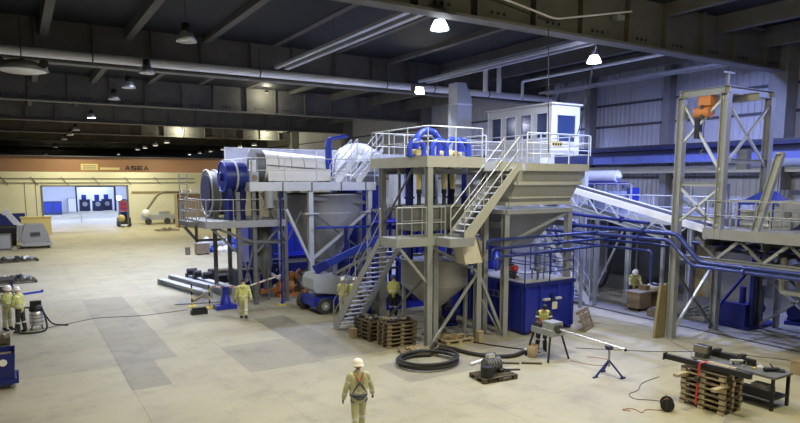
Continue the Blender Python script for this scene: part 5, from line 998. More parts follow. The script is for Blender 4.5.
# threading machine, pipe, stand
t = thing('threading_machine', 'grey pipe threading machine on splayed black legs', 'machine', (14.85, 14.6, 0))
MB().box(14.55, 15.15, 14.25, 15.2, .82, 1.02).build('tray', 'galv', t); MB().box(14.62, 15.1, 14.3, 14.75, 1.02, 1.26).build('gear_housing', 'galv', t); MB().cyl((14.85, 14.2, 1.06), (14.85, 14.3, 1.06), .15, n=16).build('chuck', 'dark_steel', t); MB().box(14.6, 14.95, 14.8, 15.15, 1.02, 1.16).build('carriage', 'dark_steel', t); MB().cyl((14.7, 14.95, 1.16), (14.7, 14.95, 1.3), .03).build('lever', 'red', t)
for x, y in ((14.6, 14.35), (15.1, 14.35), (14.6, 15.1), (15.1, 15.1)): MB().bar((x, y, .84), (x+(.22 if x > 14.85 else -.22), y+(.15 if y > 14.7 else -.15), 0), .06).build('leg', 'black', t)
tag(MB().lathe((14.45, 15.0, 0), [(.001, .01), (.15, .01), (.18, .42), (.19, .42), (.16, .0)], 16).build('bucket', 'cardboard'), 'beige bucket under the threading machine', 'bucket')
t = thing('long_pipe', 'long silver steel pipe held in the threading machine', 'pipe', (14.9, 13, .95)); MB().cyl((14.86, 14.95, 1.07), (14.95, 11.7, .95), .035, n=10).build('pipe', 'aluminium', t); MB().cyl((14.95, 11.7, .95), (14.951, 11.66, .95), .045, n=10).build('end_cap', 'dark_steel', t)
t = thing('pipe_stand', 'blue folding pipe stand holding up the silver pipe', 'stand', (14.95, 12.25, 0)); MB().bar((14.94, 12.25, .3), (14.94, 12.25, .86), .05).build('mast', 'galv', t); MB().box(14.82, 15.06, 12.2, 12.3, .84, .9).build('head', 'blue_dark', t)
for dx in (-.07, .07): MB().cyl((14.94+dx, 12.15, .92), (14.94+dx, 12.35, .92), .035, n=8).build('roller', 'dark_steel', t)
for dx, dy in ((-.45, .1), (.22, .38), (.2, -.38)): MB().bar((14.94, 12.25, .5), (14.94+dx, 12.25+dy, .02), .045).build('leg', 'blue_dark', t); MB().bar((14.94+dx-.1, 12.25+dy, .02), (14.94+dx+.1, 12.25+dy, .02), .05, .04).build('foot', 'blue_dark', t)
cable('red and black cable trailing from the threading machine', [(15.2, 14.0), (15.4, 13.2), (16.0, 12.9), (16.4, 13.5), (16.0, 14.0)], .014, 'cable_red')
# leaning pallet at the tank corner
o = pallet('pallet', 'wooden pallet leaning against the blue tank corner', 18.98, 16.9, 0, 0, 'wood'); o.rotation_euler = (R(70), 0, R(25))
WM[o.name] = Matrix.Translation(o.location) @ o.rotation_euler.to_matrix().to_4x4(); o.location.z = .37
# ---------------------------------------------------------------- bottom right: pallet stack, dark bar, bench, reel
P3 = pallet('pallet', 'wooden pallet, lowest of the strapped stack at bottom right', 15.15, 9.15, 0, math.pi/2, 'wood_light', group='strapped pallet stack', inner='wood_dark')
for k in range(1, 7): dup(P3, (15.15+.02*(k % 2), 9.15-.015*(k % 3), .146*k), math.pi/2, 'wooden pallet, %s from the floor in the strapped stack at bottom right' % ORD[k])
zt = .146*7
for i, (x, a, b) in enumerate(((14.86, 9.6, 8.5), (15.0, 9.95, 8.6), (15.25, 9.7, 8.4), (15.42, 9.5, 8.75))): tag(MB().box(x+.1, x+.21, b, a, zt, zt+.05).build('loose_plank', 'wood_light'), 'pale loose plank on the strapped pallet stack, %s' % ('left', 'second', 'third', 'right')[i], 'plank', 'planks on the strapped stack')
for i, (x, y, z, dx) in enumerate(((14.5, 9.6, .86, -.1), (14.6, 8.62, .72, .0))): tag(MB().box(x-.2, x+.4, y-.08, y+.06, z-.04, z+.04).build('wood_block', 'wood_light'), 'pale timber end sticking out of the strapped stack, %s' % ('left', 'front')[i], 'timber')
t = thing('dark_bar', 'long dark steel channel lying across the strapped pallet stack', 'steel channel', (15.1, 9.3, zt+.05)); MB().bar((14.80, 10.25, zt+.12), (14.98, 8.02, zt+.12), .11, .13).build('channel', 'black', t); MB().bar((14.80, 10.255, zt+.12), (14.798, 10.28, zt+.12), .18, .18).build('end_plate', 'black', t)
t = thing('ratchet_strap', 'red ratchet strap hanging down the pallet stack', 'strap', (14.66, 9.25, .1)); MB().bar((14.7, 9.2, zt+.2), (15.0, 9.15, zt+.21), .05, .012).bar((14.7, 9.2, zt+.2), (14.62, 9.2, .14), .012, .05).build('webbing', 'red', t); MB().box(14.6, 14.7, 9.15, 9.27, .75, .87).build('ratchet', 'dark_steel', t)
t = thing('steel_workbench', 'long black steel workbench at bottom right', 'workbench', (16.6, 9.5, 0))
MB().box(16.15, 17.0, 8.05, 10.35, .84, .9).build('top', 'galv_dark', t)
for x in (16.2, 16.95):
    for y in (8.12, 10.28): MB().bar((x, y, 0), (x, y, .84), .07).build('leg', 'black', t)
MB().box(16.2, 16.95, 8.1, 10.3, .26, .3).build('shelf', 'black', t); MB().box(16.14, 16.18, 8.1, 10.3, .3, .5).build('shelf_edge', 'black', t)
t = thing('bench_vice', 'dark bench vice at the far end of the workbench', 'vice', (16.3, 10.15, .9)); MB().box(16.2, 16.45, 10.0, 10.3, .9, 1.05).build('base', 'dark_steel', t); MB().box(16.2, 16.3, 9.95, 10.35, 1.05, 1.25).build('jaw', 'brown_steel', t); MB().box(16.36, 16.46, 9.95, 10.35, 1.05, 1.25).build('jaw', 'dark_steel', t); MB().cyl((16.46, 10.15, 1.1), (16.75, 10.15, 1.1), .025, n=8).build('screw', 'galv', t)
t = thing('stop_rail', 'black stop rail with clamps on the workbench', 'rail', (16.7, 10.2, .9)); MB().box(16.68, 16.82, 8.9, 10.25, .9, 1.06).build('rail', 'black', t); MB().box(16.62, 16.86, 9.2, 9.32, 1.06, 1.14).build('clamp', 'dark_steel', t); MB().box(16.62, 16.86, 9.9, 10.02, 1.06, 1.14).build('clamp', 'dark_steel', t)
t = thing('angle_grinder', 'black angle grinder lying on the near bench end', 'grinder', (16.65, 8.35, .9)); MB().cyl((16.45, 8.5, .96), (16.8, 8.3, .96), .05, n=10).build('body', 'black', t); MB().cyl((16.82, 8.28, .92), (16.82, 8.28, .95), .12, n=16).build('disc', 'dark_steel', t); MB().cyl((16.7, 8.36, .96), (16.75, 8.5, 1.06), .02, n=8).build('handle', 'black', t)
t = thing('power_drill', 'small silver power tool in the middle of the bench', 'drill', (16.5, 9.2, .9)); MB().cyl((16.35, 9.35, 1.0), (16.6, 9.15, 1.0), .045, n=10).build('body', 'aluminium', t); MB().bar((16.4, 9.3, .98), (16.38, 9.28, .9), .05).build('grip', 'black', t); MB().cyl((16.6, 9.15, 1.0), (16.7, 9.07, 1.0), .02, n=8).build('chuck', 'dark_steel', t)
heap(6, 16.3, 16.85, 8.6, 9.8, .9, .05, .09, ['aluminium', 'stripe_yellow', 'scrap_grey', 'white'], 'lying on the workbench', 'small parts on the workbench')
tag(MB().box(16.3, 16.7, 8.3, 8.8, .3, .5).box(16.35, 16.65, 8.35, 8.75, .5, .56).build('shelf_box', 'scrap_grey'), 'grey box on the lower bench shelf', 'box')
t = thing('cable_reel', 'black cable reel with red core on the floor', 'cable reel', (13.95, 9.55, 0)); MB().cyl((13.86, 9.47, .17), (13.89, 9.50, .17), .17, n=18).build('flange', 'black', t); MB().cyl((14.04, 9.62, .17), (14.07, 9.65, .17), .17, n=18).build('flange', 'black', t); MB().cyl((13.88, 9.49, .17), (14.05, 9.63, .17), .12, n=14).build('wound_cable', 'harness_red', t); MB().tube(rounded([(13.85, 9.5, .0), (13.83, 9.48, .36), (14.07, 9.68, .36), (14.09, 9.7, 0)], .06), .015, 6).build('frame', 'dark_steel', t)
cable('thin red cable looping left of the cable reel', [(13.85, 9.6), (13.5, 9.9), (13.2, 9.7), (13.35, 10.1), (12.95, 10.2), (13.1, 10.0)], .013, 'cable_red')
cable('thin dark cable looping behind the strapped pallets', [(14.5, 9.9), (14.2, 10.3), (13.9, 10.5), (14.1, 10.9), (14.6, 10.9), (15.2, 11.3), (16.2, 11.4)], .012, 'cable')
tag(MB().box(19.9, 20.5, 9.0, 9.5, 0, .4).box(19.88, 20.52, 8.98, 9.52, .4, .43).build('carton', 'cardboard'), 'brown carton on the floor at the right picture edge', 'carton')
cable('dark cable on the floor along the gallery front', [(16.5, 15.0), (18.5, 13.2), (20.2, 12.2), (21.8, 9.5)], .014)
cable('thin red cable running from the hoist column over the floor', [(20.3, 14.0), (19.5, 12.5), (18.0, 11.6), (17.1, 11.2)], .012, 'cable_red')
# ---------------------------------------------------------------- left edge: vacuum, cart, goods on the floor
t = thing('wet_vacuum', 'steel industrial vacuum cleaner with black hoses on the floor', 'vacuum cleaner', (.4, 28.3, 0))
MB().lathe((.4, 28.3, 0), [(.001, .18), (.24, .18), (.25, .22), (.25, .62), (.22, .7), (.20, .74)], 20).build('drum', 'aluminium', t); MB().lathe((.4, 28.3, 0), [(.24, .74), (.25, .8), (.2, .98), (.001, 1.0)], 20).build('motor_head', 'black', t); MB().box(.2, .6, 28.2, 28.4, .98, 1.14).build('handle', 'black', t)
for k in (.3, .45, .58): MB().lathe((.4, 28.3, 0), [(.25, k), (.262, k+.015), (.25, k+.03)], 20).build('band', 'galv_dark', t)
for a in (45, 135, 225, 315): x, y = .4+.26*math.cos(R(a)), 28.3+.26*math.sin(R(a)); MB().cyl((x-.02, y, .05), (x+.02, y, .05), .05, n=10).build('caster', 'black', t); MB().bar((x, y, .06), (.4+.18*math.cos(R(a)), 28.3+.18*math.sin(R(a)), .2), .03).build('caster_arm', 'galv_dark', t)
MB().tube(rounded([(.2, 28.2, .9), (-.1, 28.1, .95), (-.3, 28.0, .4), (-.35, 27.6, .05), (.3, 27.4, .04), (.75, 27.6, .04), (.7, 28.0, .5), (.6, 28.2, .85)], .3, 5), .035, 8).build('hose', 'rubber', t); MB().tube(rounded([(.6, 28.3, .8), (.75, 28.5, .4), (.95, 28.6, .05), (1.5, 28.3, .02)], .3, 5), .03, 8).build('suction_hose', 'rubber', t)
t = thing('blue_bin_cart', 'dark blue wheeled bin cart at the left picture edge', 'cart', (-.55, 20.6, 0))
MB().shell4([(-1.2, 20.35, .3), (-.35, 20.35, .3), (-.35, 21.2, .3), (-1.2, 21.2, .3)], [(-1.25, 20.3, 1.05), (-.3, 20.3, 1.05), (-.3, 21.25, 1.05), (-1.25, 21.25, 1.05)]).build('bin', 'blue_dark', t); MB().box(-1.18, -.37, 20.37, 21.18, .8, .9).build('contents', 'wood', t); MB().box(-1.25, -.25, 20.3, 21.25, .16, .3).build('base', 'blue_dark', t)
MB().cyl((-.6, 20.3, .8), (-.6, 20.29, .8), .1, n=18).build('emblem', 'sign_white', t); MB().bar((-.27, 20.32, .3), (-.27, 20.32, .5), .05).build('handle_bracket', 'blue_dark', t)
for x in (-1.1, -.42):
    for y in (20.45, 21.1): MB().cyl((x-.03, y, .08), (x+.03, y, .08), .08, n=12).build('caster', 'galv', t)
heap(5, -1.1, -.55, 26.0, 26.5, .3, .12, .2, ['scrap_grey', 'wood', 'scrap'], 'in the crate at the left edge', 'parts in the left edge crate')
t = thing('parts_crate', 'open wooden parts crate at the left edge before the two men', 'crate', (-.85, 26.2, 0)); MB().box(-1.3, -.5, 25.9, 26.6, .1, .3).build('tray', 'wood_dark', t)
for x in (-1.25, -.55): MB().box(x-.05, x+.05, 25.9, 26.6, 0, .1).build('runner', 'wood_dark', t)
# ---------------------------------------------------------------- people
def rot(v, ax, deg, c=(0, 0, 0)): c = V(c); return Matrix.Rotation(R(deg), 3, ax) @ (V(v)-c)+c
def person(label, loc, rz, lean=4, legs=((12, 8), (-14, 16)), arms=((8, 8, 14), (-6, 8, 14)), head=(0, 0), helmet='helmet_white', jacket='hivis', trousers='hivis_pale', hand='boot', vest=None, twist=0, scale=1.0, harness=False, hood=False, z=0):
    """faces local +Y; legs/arms: (left, right) = (forward swing, [abduct], joint bend) in degrees"""
    t = thing('person', label, 'person', (loc[0], loc[1], z), rz); t.scale = (scale,)*3
    prims = []                                       # (p, q, r0, r1, tag)
    def up(v): v = rot(v, 'Z', twist); return rot(v, 'X', -lean, (0, 0, .94))
    hz = .94
    ank = []
    for s, (sw, kb) in ((-1, legs[0]), (1, legs[1])):
        hip = V(.095*s, 0, .92); knee = rot(hip+V(.01*s, 0, -.43), 'X', sw, hip); shin = rot(V(0, 0, -.42), 'X', sw-kb); an = knee+shin; ank.append(an)
        prims += [(hip, knee, .105, .083, 'leg'), (knee, an, .084, .072, 'shin'), (an, an+V(0, .05, -.03), .055, .052, 'boot'), (an+V(0, .04, -.045), an+V(.01*s, .17, -.055), .045, .036, 'boot')]
    dz = min(a.z for a in ank)-.085                  # put the lower foot on the ground
    prims += [(V(-.06, 0, .9), V(.06, 0, .9), .125, .125, 'hip'), (V(0, 0, .9), up((0, 0, 1.1)), .14, .15, 'hem')]
    for x in (-.085, 0, .085): prims += [(up((x, .0, 1.02)), up((x*1.25, .0, 1.34)), .135, .122, 'torso')]
    prims += [(up((-.12, 0, 1.40)), up((.12, 0, 1.40)), .085, .085, 'torso'), (up((0, -.01, 1.42)), up((0, .0, 1.515)), .09, .07, 'collar'), (up((-.16, 0, 1.415)), up((-.04, 0, 1.455)), .075, .07, 'torso'), (up((.16, 0, 1.415)), up((.04, 0, 1.455)), .075, .07, 'torso')]
    for s, (sw, ab, eb) in ((-1, arms[0]), (1, arms[1])):
        sh = V(.195*s, 0, 1.405)
        el = sh+rot(rot(V(0, 0, -.29), 'Y', -ab*s), 'X', sw); fore = rot(rot(V(0, 0, -.25), 'Y', -ab*s*.6), 'X', sw+eb); wr = el+fore; d = fore.normalized()
        side = V(1, 0, 0); f = side.cross(d)
        pts = [(sh, el, .082, .066, 'sleeve'), (el, wr, .066, .054, 'sleeve'), (wr, wr+d*.03, .034, .034, 'hand')]
        for k in range(3): o = f*(.026*(k-1)); pts.append((wr+d*.03+o, wr+d*.10+o, .019, .017, 'hand'))
        for k, ln in enumerate((.062, .075, .07, .055)):
            b = wr+d*.10+f*(.033-.022*k); m = b+d*ln*.55-side*s*.012; e = m+d*ln*.3-side*s*.03
            pts += [(b, m, .0098, .009, 'hand'), (m, e, .009, .008, 'hand')]
        b = wr+d*.04+f*.035; m = b+d*.035+f*.025-side*s*.01; pts += [(b, m, .012, .0105, 'hand'), (m, m+d*.03+f*.004-side*s*.012, .0105, .009, 'hand')]
        prims += [(up(a), up(b_), r0, r1, g) for a, b_, r0, r1, g in pts]
    nk = V(0, .0, 1.48)
    def hd(v): v = rot(V(v)+V(0, 0, -.03), 'Z', head[1], nk); v = rot(v, 'X', -head[0], nk); return up(v)
    prims += [(hd((0, -.005, 1.47)), hd((0, .01, 1.57)), .058, .056, 'skin')]
    ell = [((0, 0, 1.675), (.076, .096, .10), 'skin'), ((0, .028, 1.605), (.055, .066, .062), 'skin'), ((0, .055, 1.575), (.03, .03, .025), 'skin')]
    prims += [(hd((0, .095, 1.665)), hd((0, .112, 1.628)), .009, .015, 'skin')]
    for s in (-1, 1): prims += [(hd((.078*s, -.005, 1.665)), hd((.076*s, .0, 1.625)), .016, .011, 'ear'), (hd((.015*s, .088, 1.685)), hd((.05*s, .075, 1.685)), .01, .01, 'skin')]
    if hood: prims += [(up((-.06, -.12, 1.43)), up((.06, -.12, 1.43)), .06, .06, 'torso')]
    mb = MB()
    for p, q, r0, r1, g in prims:
        p, q = V(p), V(q); mb.cyl(p, q, r0, r1, 12); mb.sphere(p, r0, 12, 8); mb.sphere(q, r1, 12, 8)
    Mh = Matrix.Rotation(R(-lean), 3, 'X') @ Matrix.Rotation(R(twist), 3, 'Z') @ Matrix.Rotation(R(-head[0]), 3, 'X') @ Matrix.Rotation(R(head[1]), 3, 'Z')
    for c, sc, g in ell: mb.sphere(hd(c), 1, 16, 12, Matrix.Translation(hd(c)) @ Mh.to_4x4(), sc)
    me = mb.mesh('tmp', 'skin'); tmp = bpy.data.objects.new('tmp', me); COL.objects.link(tmp)
    rm = tmp.modifiers.new('r', 'REMESH'); rm.mode = 'VOXEL'; rm.voxel_size = .0115; rm.use_smooth_shade = True
    sm = tmp.modifiers.new('s', 'SMOOTH'); sm.iterations = 3; sm.factor = .5
    dg = bpy.context.evaluated_depsgraph_get(); body = bpy.data.meshes.new_from_object(tmp.evaluated_get(dg)); bpy.data.objects.remove(tmp); body.name = 'body'
    body.transform(Matrix.Translation((0, 0, -dz)))
    body.materials.clear(); names = [jacket, trousers, 'boot', hand, 'skin', 'reflective', 'eye', 'lip', 'trouser_dark', vest or jacket]
    for n_ in names: body.materials.append(MATS[n_])
    segs = [(V(p)-V(0, 0, dz), V(q)-V(0, 0, dz), r0, r1, g) for p, q, r0, r1, g in prims]+[(hd(c)-V(0, 0, dz),)*2+(.085, .085, g) for c, sc, g in ell]
    I = Mh.inverted(); hc = hd((0, 0, 1.65))-V(0, 0, dz)
    for poly in body.polygons:
        c = poly.center; best = None
        for p, q, r0, r1, g in segs:
            d = q-p; L2 = d.length_squared; u = 0 if L2 < 1e-9 else max(0, min(1, (c-p).dot(d)/L2)); e = (c-p-d*u).length-(r0+(r1-r0)*u)
            if best is None or e < best[0]: best = (e, g, u)
        g, u = best[1], best[2]
        mi = {'leg': 1, 'shin': 1, 'hip': 1, 'boot': 2, 'hem': 0, 'torso': 9 if vest else 0, 'collar': 0, 'sleeve': 0, 'hand': 3, 'skin': 4, 'ear': 4}[g]
        if g == 'shin' and .18 < u < .32: mi = 5
        if g == 'shin' and .85 < u: mi = 2
        if g == 'hem' and .5 < u < .72 or (g == 'torso' and .05 < u < .2 and not vest): mi = 5
        if g == 'hem' and vest: mi = 9
        if g == 'sleeve' and .42 < u < .58: mi = 5
        if g == 'skin':
            l = I @ (c-hc)
            if l.y > .06 and abs(l.z+.062) < .008 and abs(l.x) < .026: mi = 7
            if l.y > .05 and abs(l.z-.015) < .009 and .018 < abs(l.x) < .046: mi = 6
        poly.material_index = mi; poly.use_smooth = True
    b = bpy.data.objects.new('body', body); COL.objects.link(b); b.parent = t
    hT = Matrix.Translation(hd((0, -.005, 1.69))-V(0, 0, dz)) @ Mh.to_4x4()
    if helmet:
        h = MB(); h.lathe((0, 0, 0), [(.152, -.03), (.15, -.02), (.132, -.005), (.128, .05), (.103, .11), (.052, .142), (.001, .148)], 22, M=hT @ Matrix.Diagonal((1, 1.12, 1, 1)))
        h.prism([hT @ V(x, y, .0) for x, y in ((-.085, .10), (-.06, .17), (0, .19), (.06, .17), (.085, .10))], (hT.to_3x3() @ V(0, 0, .012))); ho = h.build('helmet', helmet, t, local=True)
        MB().tube([hT @ V(0, .125*math.cos(a), .025+.118*math.sin(a)) for a in [math.pi*i/10 for i in range(11)]], .009, 6).build('ridge', helmet, ho, local=True)
    else:
        MB().lathe((0, 0, 0), [(.084, -.03), (.088, .02), (.08, .06), (.05, .098), (.001, .11)], 18, M=hT @ Matrix.Diagonal((1, 1.2, 1, 1))).build('knit_cap', 'black', t, local=True)
    if harness:
        def Z_(v): return up(v)-V(0, 0, dz)
        def strap(pts, m): MB().tube([Z_(p) for p in pts], .017, 6).build('harness_strap', m, t, local=True)
        for s in (-1, 1):
            strap([(.10*s, .10, 1.36), (.11*s, .02, 1.485), (.10*s, -.07, 1.46), (.05*s, -.125, 1.36), (.0, -.142, 1.27)], 'harness_red')
            strap([(0, -.142, 1.27), (.07*s, -.145, 1.18), (.15*s, -.11, 1.04), (.17*s, -.05, .97)], 'harness_blue')
            strap([(.17*s, -.05, .97), (.12*s, -.15, .93), (.05*s, -.165, .89), (0, -.165, .87)], 'harness_blue')
            strap([(.17*s, .0, .93), (.19*s, -.06, .84), (.13*s, -.11, .80)], 'harness_blue')
        MB().cyl(Z_((0, -.135, 1.27)), Z_((0, -.165, 1.27)), .035, n=10).build('back_ring', 'galv_dark', t, local=True); MB().tube([Z_((.2*math.sin(a), -.165*math.cos(a), .96)) for a in [2*math.pi*i/16 for i in range(17)]], .02, 6).build('waist_belt', 'harness_blue', t, local=True)
    return t
person('person in pale work clothes with a blue safety harness, walking away in the foreground', (6.5, 12.4), -.28, 3, ((-10, 12), (14, 6)), ((-4, 20, 16), (6, 22, 22)), (6, -10), 'helmet_white', 'hivis_pale', 'hivis_pale', 'boot', harness=True, scale=1.0)
person('person in a yellow jacket and dark cap walking past the barrier tape', (7.95, 25.6), -.35, 6, ((18, 6), (-20, 22)), ((12, 20, 12), (-16, 18, 8)), (8, -5), None, 'hivis', 'hivis_pale', 'trouser_dark', hood=True)
person('person in a yellow jacket and black trousers, right of the pair at left', (-.14, 27.95), .9, 6, ((4, 2), (-4, 4)), ((18, 6, 60), (22, 4, 60)), (10, 0), 'helmet_white', 'hivis', 'trouser_dark', 'skin')
person('person with pale trousers, left of the pair at left', (-.58, 28.6), -2.2, 4, ((3, 2), (-3, 4)), ((10, 6, 50), (14, 4, 60)), (12, 20), 'helmet_white', 'hivis', 'hivis_pale', 'skin')
person('person in a white helmet seen through the lower staircase, right one', (12.0, 23.25), -1.1, 8, ((6, 4), (-6, 6)), ((30, 8, 50), (30, 8, 40)), (14, 0), 'helmet_white', 'hivis', 'hivis_pale', 'boot')
person('person in a white helmet standing between boom lift and staircase', (11.72, 23.7), -.6, 6, ((4, 3), (-4, 5)), ((24, 6, 50), (24, 6, 40)), (10, 10), 'helmet_white', 'hivis', 'hivis_pale', 'boot', scale=.98)
person('person in a blue helmet bending over behind the tower landing', (13.75, 22.9), -.55, 26, ((8, 6), (-6, 8)), ((35, 8, 40), (35, 8, 40)), (10, 0), 'helmet_blue', 'hivis', 'trouser_dark', 'skin', scale=1.02)
person('person in a dark cap and yellow vest leaning over the threading machine', (15.3, 15.45), 2.6, 24, ((6, 5), (-8, 10)), ((42, 10, 45), (40, 8, 50)), (14, 0), None, 'trouser_dark', 'trouser_dark', 'skin', vest='hivis')
person('person in a white helmet and yellow jacket working at the crate desk', (24.7, 19.0), 2.45, 18, ((4, 4), (-4, 6)), ((40, 8, 45), (42, 8, 40)), (22, 0), 'helmet_white', 'hivis', 'trouser_dark', 'boot')
# ---------------------------------------------------------------- goods at the left and at the back
t = thing('machine_cart', 'grey wheeled machine with sloping hood at the far left', 'machine', (1.3, 63.5, 0)); MB().prism([(.2, 62.3, .35), (2.4, 62.3, .35), (2.2, 62.3, 1.3), (1.9, 62.3, 2.1), (.5, 62.3, 2.1), (.25, 62.3, 1.3)], (0, 2.2, 0)).build('hood', 'scrap_grey', t); MB().box(.2, 2.45, 62.1, 64.6, .25, .5).build('bed', 'galv', t); MB().box(.9, 1.6, 62.2, 62.3, 1.1, 1.4).build('grille', 'dark_steel', t)
for x in (.4, 2.2):
    for y in (62.4, 64.3): MB().cyl((x-.1, y, .28), (x+.1, y, .28), .28, n=14).build('wheel', 'tyre', t)
tag(MB().box(.3, 3.1, 77, 77.8, 0, 1.9).box(.2, 3.2, 76.9, 77.9, 1.9, 2.0).build('tall_carton', 'crane_plate'), 'tall tan carton behind the grey wheeled machine', 'carton')
t = thing('black_container', 'black open container at the far left', 'container', (-1.4, 67, 0)); MB().shell4([(-3.2, 66, 0), (-.2, 66, 0), (-.2, 68, 0), (-3.2, 68, 0)], [(-3.3, 65.9, 1.75), (-.1, 65.9, 1.75), (-.1, 68.1, 1.75), (-3.3, 68.1, 1.75)]).build('bin', 'black', t); MB().box(-3.25, -.15, 65.85, 65.9, 1.6, 1.78).build('rim', 'dark_steel', t)
t = thing('grey_cabinet', 'low grey cabinet before the black container', 'cabinet', (-1.1, 62.5, 0)); MB().box(-1.6, -.55, 62, 62.8, .05, 1.35).build('body', 'galv_dark', t); MB().box(-1.5, -.65, 61.96, 62, .15, 1.25).build('door', 'galv', t); MB().box(-1.55, -.6, 62.05, 62.75, 0, .05).build('plinth', 'black', t)
t = thing('lift_arm', 'white slanted machine arm behind the black container', 'machine arm', (-.2, 70, 0)); MB().bar((-.9, 70, 2.9), (.3, 70, 1.2), .5, .5).build('arm', 'white', t); MB().box(-.1, .8, 69.4, 70.6, 0, 1.6).build('base', 'lift_grey', t); MB().box(-1.2, -.6, 69.7, 70.3, 2.6, 3.1).build('head', 'white', t)
heap(7, -.5, .2, 62.3, 64, 0, .3, .5, ['scrap', 'cream', 'wood_light'], 'heaped left of the grey wheeled machine', 'goods left of the wheeled machine')
for i, (x0, y0, lab, n) in enumerate(((-.2, 53, 'far', 9), (-.6, 42, 'near', 8))):
    p = pallet('pallet', 'low pallet of grey goods on the floor at left, %s one' % lab, x0, y0, 0, .1, 'wood_dark', 2.6, 1.4)
    heap(n, x0-1.0, x0+1.0, y0-.5, y0+.5, .146, .2, .38, ['scrap_grey', 'galv', 'white', 'dark_steel'], 'on the %s left floor pallet' % lab, 'goods on the %s left pallet' % lab)
t = thing('dark_rack', 'dark low rack behind the two men at the left edge', 'rack', (-1, 35.5, 0)); MB().box(-2.6, -.35, 35.2, 36.6, .5, .6).build('shelf', 'dark_steel', t); MB().box(-2.6, -.35, 35.2, 36.6, 1.0, 1.1).build('shelf', 'dark_steel', t)
for x in (-2.5, -.45):
    for y in (35.3, 36.5): MB().bar((x, y, 0), (x, y, 1.1), .08).build('post', 'blue_dark', t)
tag(MB().bar((-.6, 36.9, .05), (.9, 37.6, .05), .1, .08).bar((.85, 37.57, .05), (.9, 37.6, .12), .12, .06).build('blue_bar', 'blue'), 'thin blue bar lying on the floor behind the two men', 'bar')
# far right of the back wall: excavator arm, partition panel, pallet trucks
t = thing('gate_truck', 'dark forklift like truck standing by the right gate post', 'forklift', (11.6, 86.5, 0)); MB().box(10.9, 12.4, 86, 87.4, .3, 1.1).build('body', 'dark_steel', t); MB().box(11.0, 11.15, 85.6, 85.8, .1, 3.4).box(11.95, 12.1, 85.6, 85.8, .1, 3.4).box(11.0, 12.1, 85.6, 85.8, 3.2, 3.4).build('mast', 'galv_dark', t); MB().sphere((11.2, 85.4, 1.1), .45).build('counterweight', 'crane_plate', t); MB().box(11.1, 12.2, 86.2, 87.2, 1.1, 1.9).build('seat_guard', 'blue_dark', t)
for x in (11.0, 12.3):
    for y in (86.2, 87.3): MB().cyl((x-.12, y, .3), (x+.12, y, .3), .3, n=12).build('wheel', 'tyre', t)
for k in (11.2, 11.9): MB().box(k-.06, k+.06, 84.3, 85.6, .05, .12).build('fork', 'dark_steel', t)
t = thing('mobile_crane', 'pale mobile crane with a bent boom against the back wall', 'mobile crane', (16, 88.5, 0)); MB().box(14.2, 19.0, 87.8, 89.6, .6, 1.3).build('chassis', 'lift_grey', t); MB().tube(rounded([(14.2, 88.3, 1.2), (16.2, 88.3, 4.0), (17.0, 88.3, 4.3), (19.2, 88.3, 4.25)], .4), .16, 8).build('boom', 'brown_steel', t); MB().sphere((14.6, 88, 1.5), .55).build('head', 'white', t); MB().box(16.4, 17.6, 87.9, 89.4, 1.3, 1.7).build('deck', 'galv', t)
for x in (14.8, 17.2, 18.4): MB().cyl((x, 87.7, .42), (x, 88.0, .42), .42, n=16).build('wheel', 'tyre', t)
t = thing('wall_partition', 'tan board partition standing right of the mobile crane', 'partition', (17.5, 80, 0)); MB().box(17.0, 22.0, 80, 80.15, 0, 4.2).build('board', 'cardboard', t); MB().box(17.4, 17.6, 79.96, 80, .4, 3.0).build('strip', 'dark_steel', t); MB().box(17.0, 17.1, 80, 82, 0, 4.2).build('return', 'cardboard', t)
pallet('pallet', 'flat wooden pallet on the floor before the tan partition', 14.9, 76.5, 0, .1, 'wood', 2.4, 1.6); heap(4, 14.2, 15.6, 76.1, 76.9, .146, .18, .28, ['wood', 'brown_steel'], 'on the pallet before the tan partition', 'goods before the tan partition')
for i, (x, y) in enumerate(((18.4, 82.5), (19.6, 83))): t = thing('sample_rack', 'pale rack of small goods on top of the partition line, %s' % ('left', 'right')[i], 'rack', (x, y, 0)); MB().box(x-.5, x+.5, y-.3, y+.3, 4.2, 4.3).build('shelf', 'galv_light', t); MB().box(x-.35, x+.35, y-.2, y+.2, 4.3, 4.75).build('goods', 'white', t); [MB().bar((x+a, y, 0), (x+a, y, 4.2), .08).build('post', 'galv', t) for a in (-.45, .45)]
# bags and boxes heap beyond the left platform
rnd = random.Random(5)
bags = []
for i in range(22):
    a, b = (i % 7, i//7) if i < 14 else ((i-14) % 5, 0); lay = 0 if i < 14 else .5
    x = (12.75+a*.62 if not lay else 13.1+a*.7)+.2*rnd.random(); y = (51.2+b*.9 if not lay else 51.6+.5*((i-14)//5))+.2*rnd.random()
    bags.append((x*.852-y*.524, x, y, lay, .27+rnd.random()*.13, rnd.choice(['white', 'tape_white', 'plastic_wrap', 'blue_mid', 'white', 'lift_grey', 'cardboard'])))
for i, (_, x, y, lay, s_, m_) in enumerate(sorted(bags)):
    t = thing('goods_bag', 'bulky %s bag in the heap beyond the left platform, %s from left' % ({'white': 'white', 'tape_white': 'off white', 'plastic_wrap': 'pale blue', 'blue_mid': 'blue', 'lift_grey': 'grey', 'cardboard': 'brown'}[m_], NTH[i]), 'bag', (x, y, lay), 0, 'bags heaped beyond the left platform')
    MB().lathe((x, y, lay), [(s_*.9, 0), (s_*1.15, s_*.5), (s_*1.0, s_*1.2), (s_*.5, s_*1.6), (.12*s_, s_*1.7)], 8).build('sack', m_, t); MB().lathe((x, y, lay), [(.14*s_, s_*1.7), (.3*s_, s_*1.9), (.001, s_*1.95)], 7).build('tied_neck', m_, t)
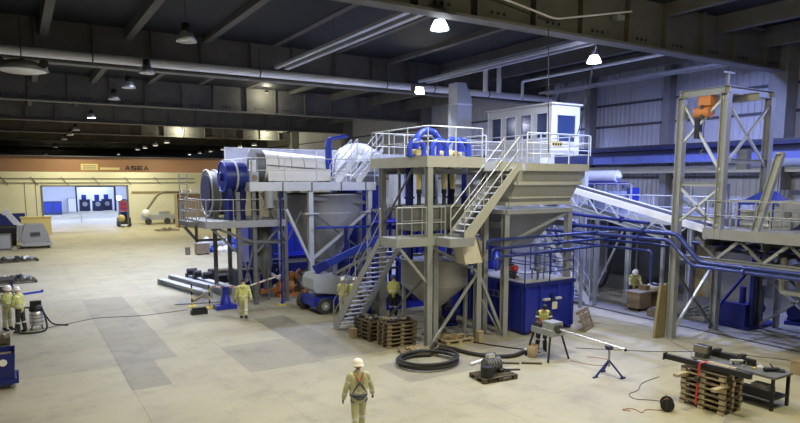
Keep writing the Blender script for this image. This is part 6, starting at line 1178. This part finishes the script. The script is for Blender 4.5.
t = thing('wooden_box', 'tan wooden box at the left end of the bag heap', 'box', (12.4, 50.3, 0)); MB().box(11.9, 12.9, 49.9, 50.7, .12, .9).build('body', 'wood', t); MB().box(11.85, 12.95, 49.85, 50.75, .9, .95).build('lid', 'lift_grey', t)
for x in (12.0, 12.8): MB().box(x-.06, x+.06, 49.9, 50.7, 0, .12).build('runner', 'wood_dark', t)
tag(MB().cyl((11.35, 50.6, 0), (11.35, 50.6, .55), .2, n=14).cyl((11.35, 50.6, .55), (11.35, 50.6, .6), .22, n=14).build('small_drum', 'brown_steel'), 'small dark drum left of the tan wooden box', 'drum')
# left access ladder platform with curved guard, far left of the drum platform
A = thing('access_platform', 'small dark access platform with ladder left of the drum platform', 'platform', (6.9, 30.4, 0)); deck(A, 6.7, 7.15, 29.6, 31.6, 3.95, .2, 'galv_dark'); railing(A, [(7.1, 29.65, 3.95), (6.75, 29.65, 3.95), (6.75, 31.55, 3.95)], 1.0, .6, 'galv', 1)
MB().bar((7.3, 30.6, 3.0), (6.6, 30.0, 3.75), .1).build('knee_brace', 'galv_dark', A); MB().bar((7.3, 30.6, 2.9), (7.3, 30.6, 3.75), .12).bar((7.3, 30.6, 3.0), (8.7, 30.6, 3.0), .12).build('hanger', 'galv_dark', A)
for x in (6.8, 7.15): MB().bar((x, 31.5, 3.95), (x, 31.5, 6.2), .05).build('ladder_rail', 'galv', A)
for k in range(7): MB().bar((6.8, 31.5, 4.2+.3*k), (7.15, 31.5, 4.2+.3*k), .03).build('rung', 'galv', A)
# cables hanging from the roof at right
for i, (a, b) in enumerate((((19.3, 17.0, 11.05), (18.4, 17.0, 7.6)), ((16.25, 16.5, 11.15), (16.42, 16.5, 6.9)))):
    tag(MB().tube([V(a).lerp(V(b), s)+V(0, 0, -.35*math.sin(math.pi*s)*(1-i)) for s in [k/10 for k in range(11)]]+([V(b)+V(.02, 0, -.02)]), .018, 6).build('hanging_cable', 'cable'), ('dark cable sagging from the girder to the hopper rail', 'thin dark cable hanging straight down before the hopper')[i], 'cable')
t = thing('girder_conduit', 'thin pale conduit and bracket along the nearest girder', 'conduit', (17, 16.3, 11.6)); MB().tube(rounded([(11.5, 16.42, 12.2), (16.5, 16.42, 11.5), (20.5, 16.42, 12.3)], .3), .035, 6).build('conduit', 'pipe_grey', t); MB().box(19.7, 20.1, 16.4, 16.7, 11.9, 12.1).build('junction_box', 'galv', t)
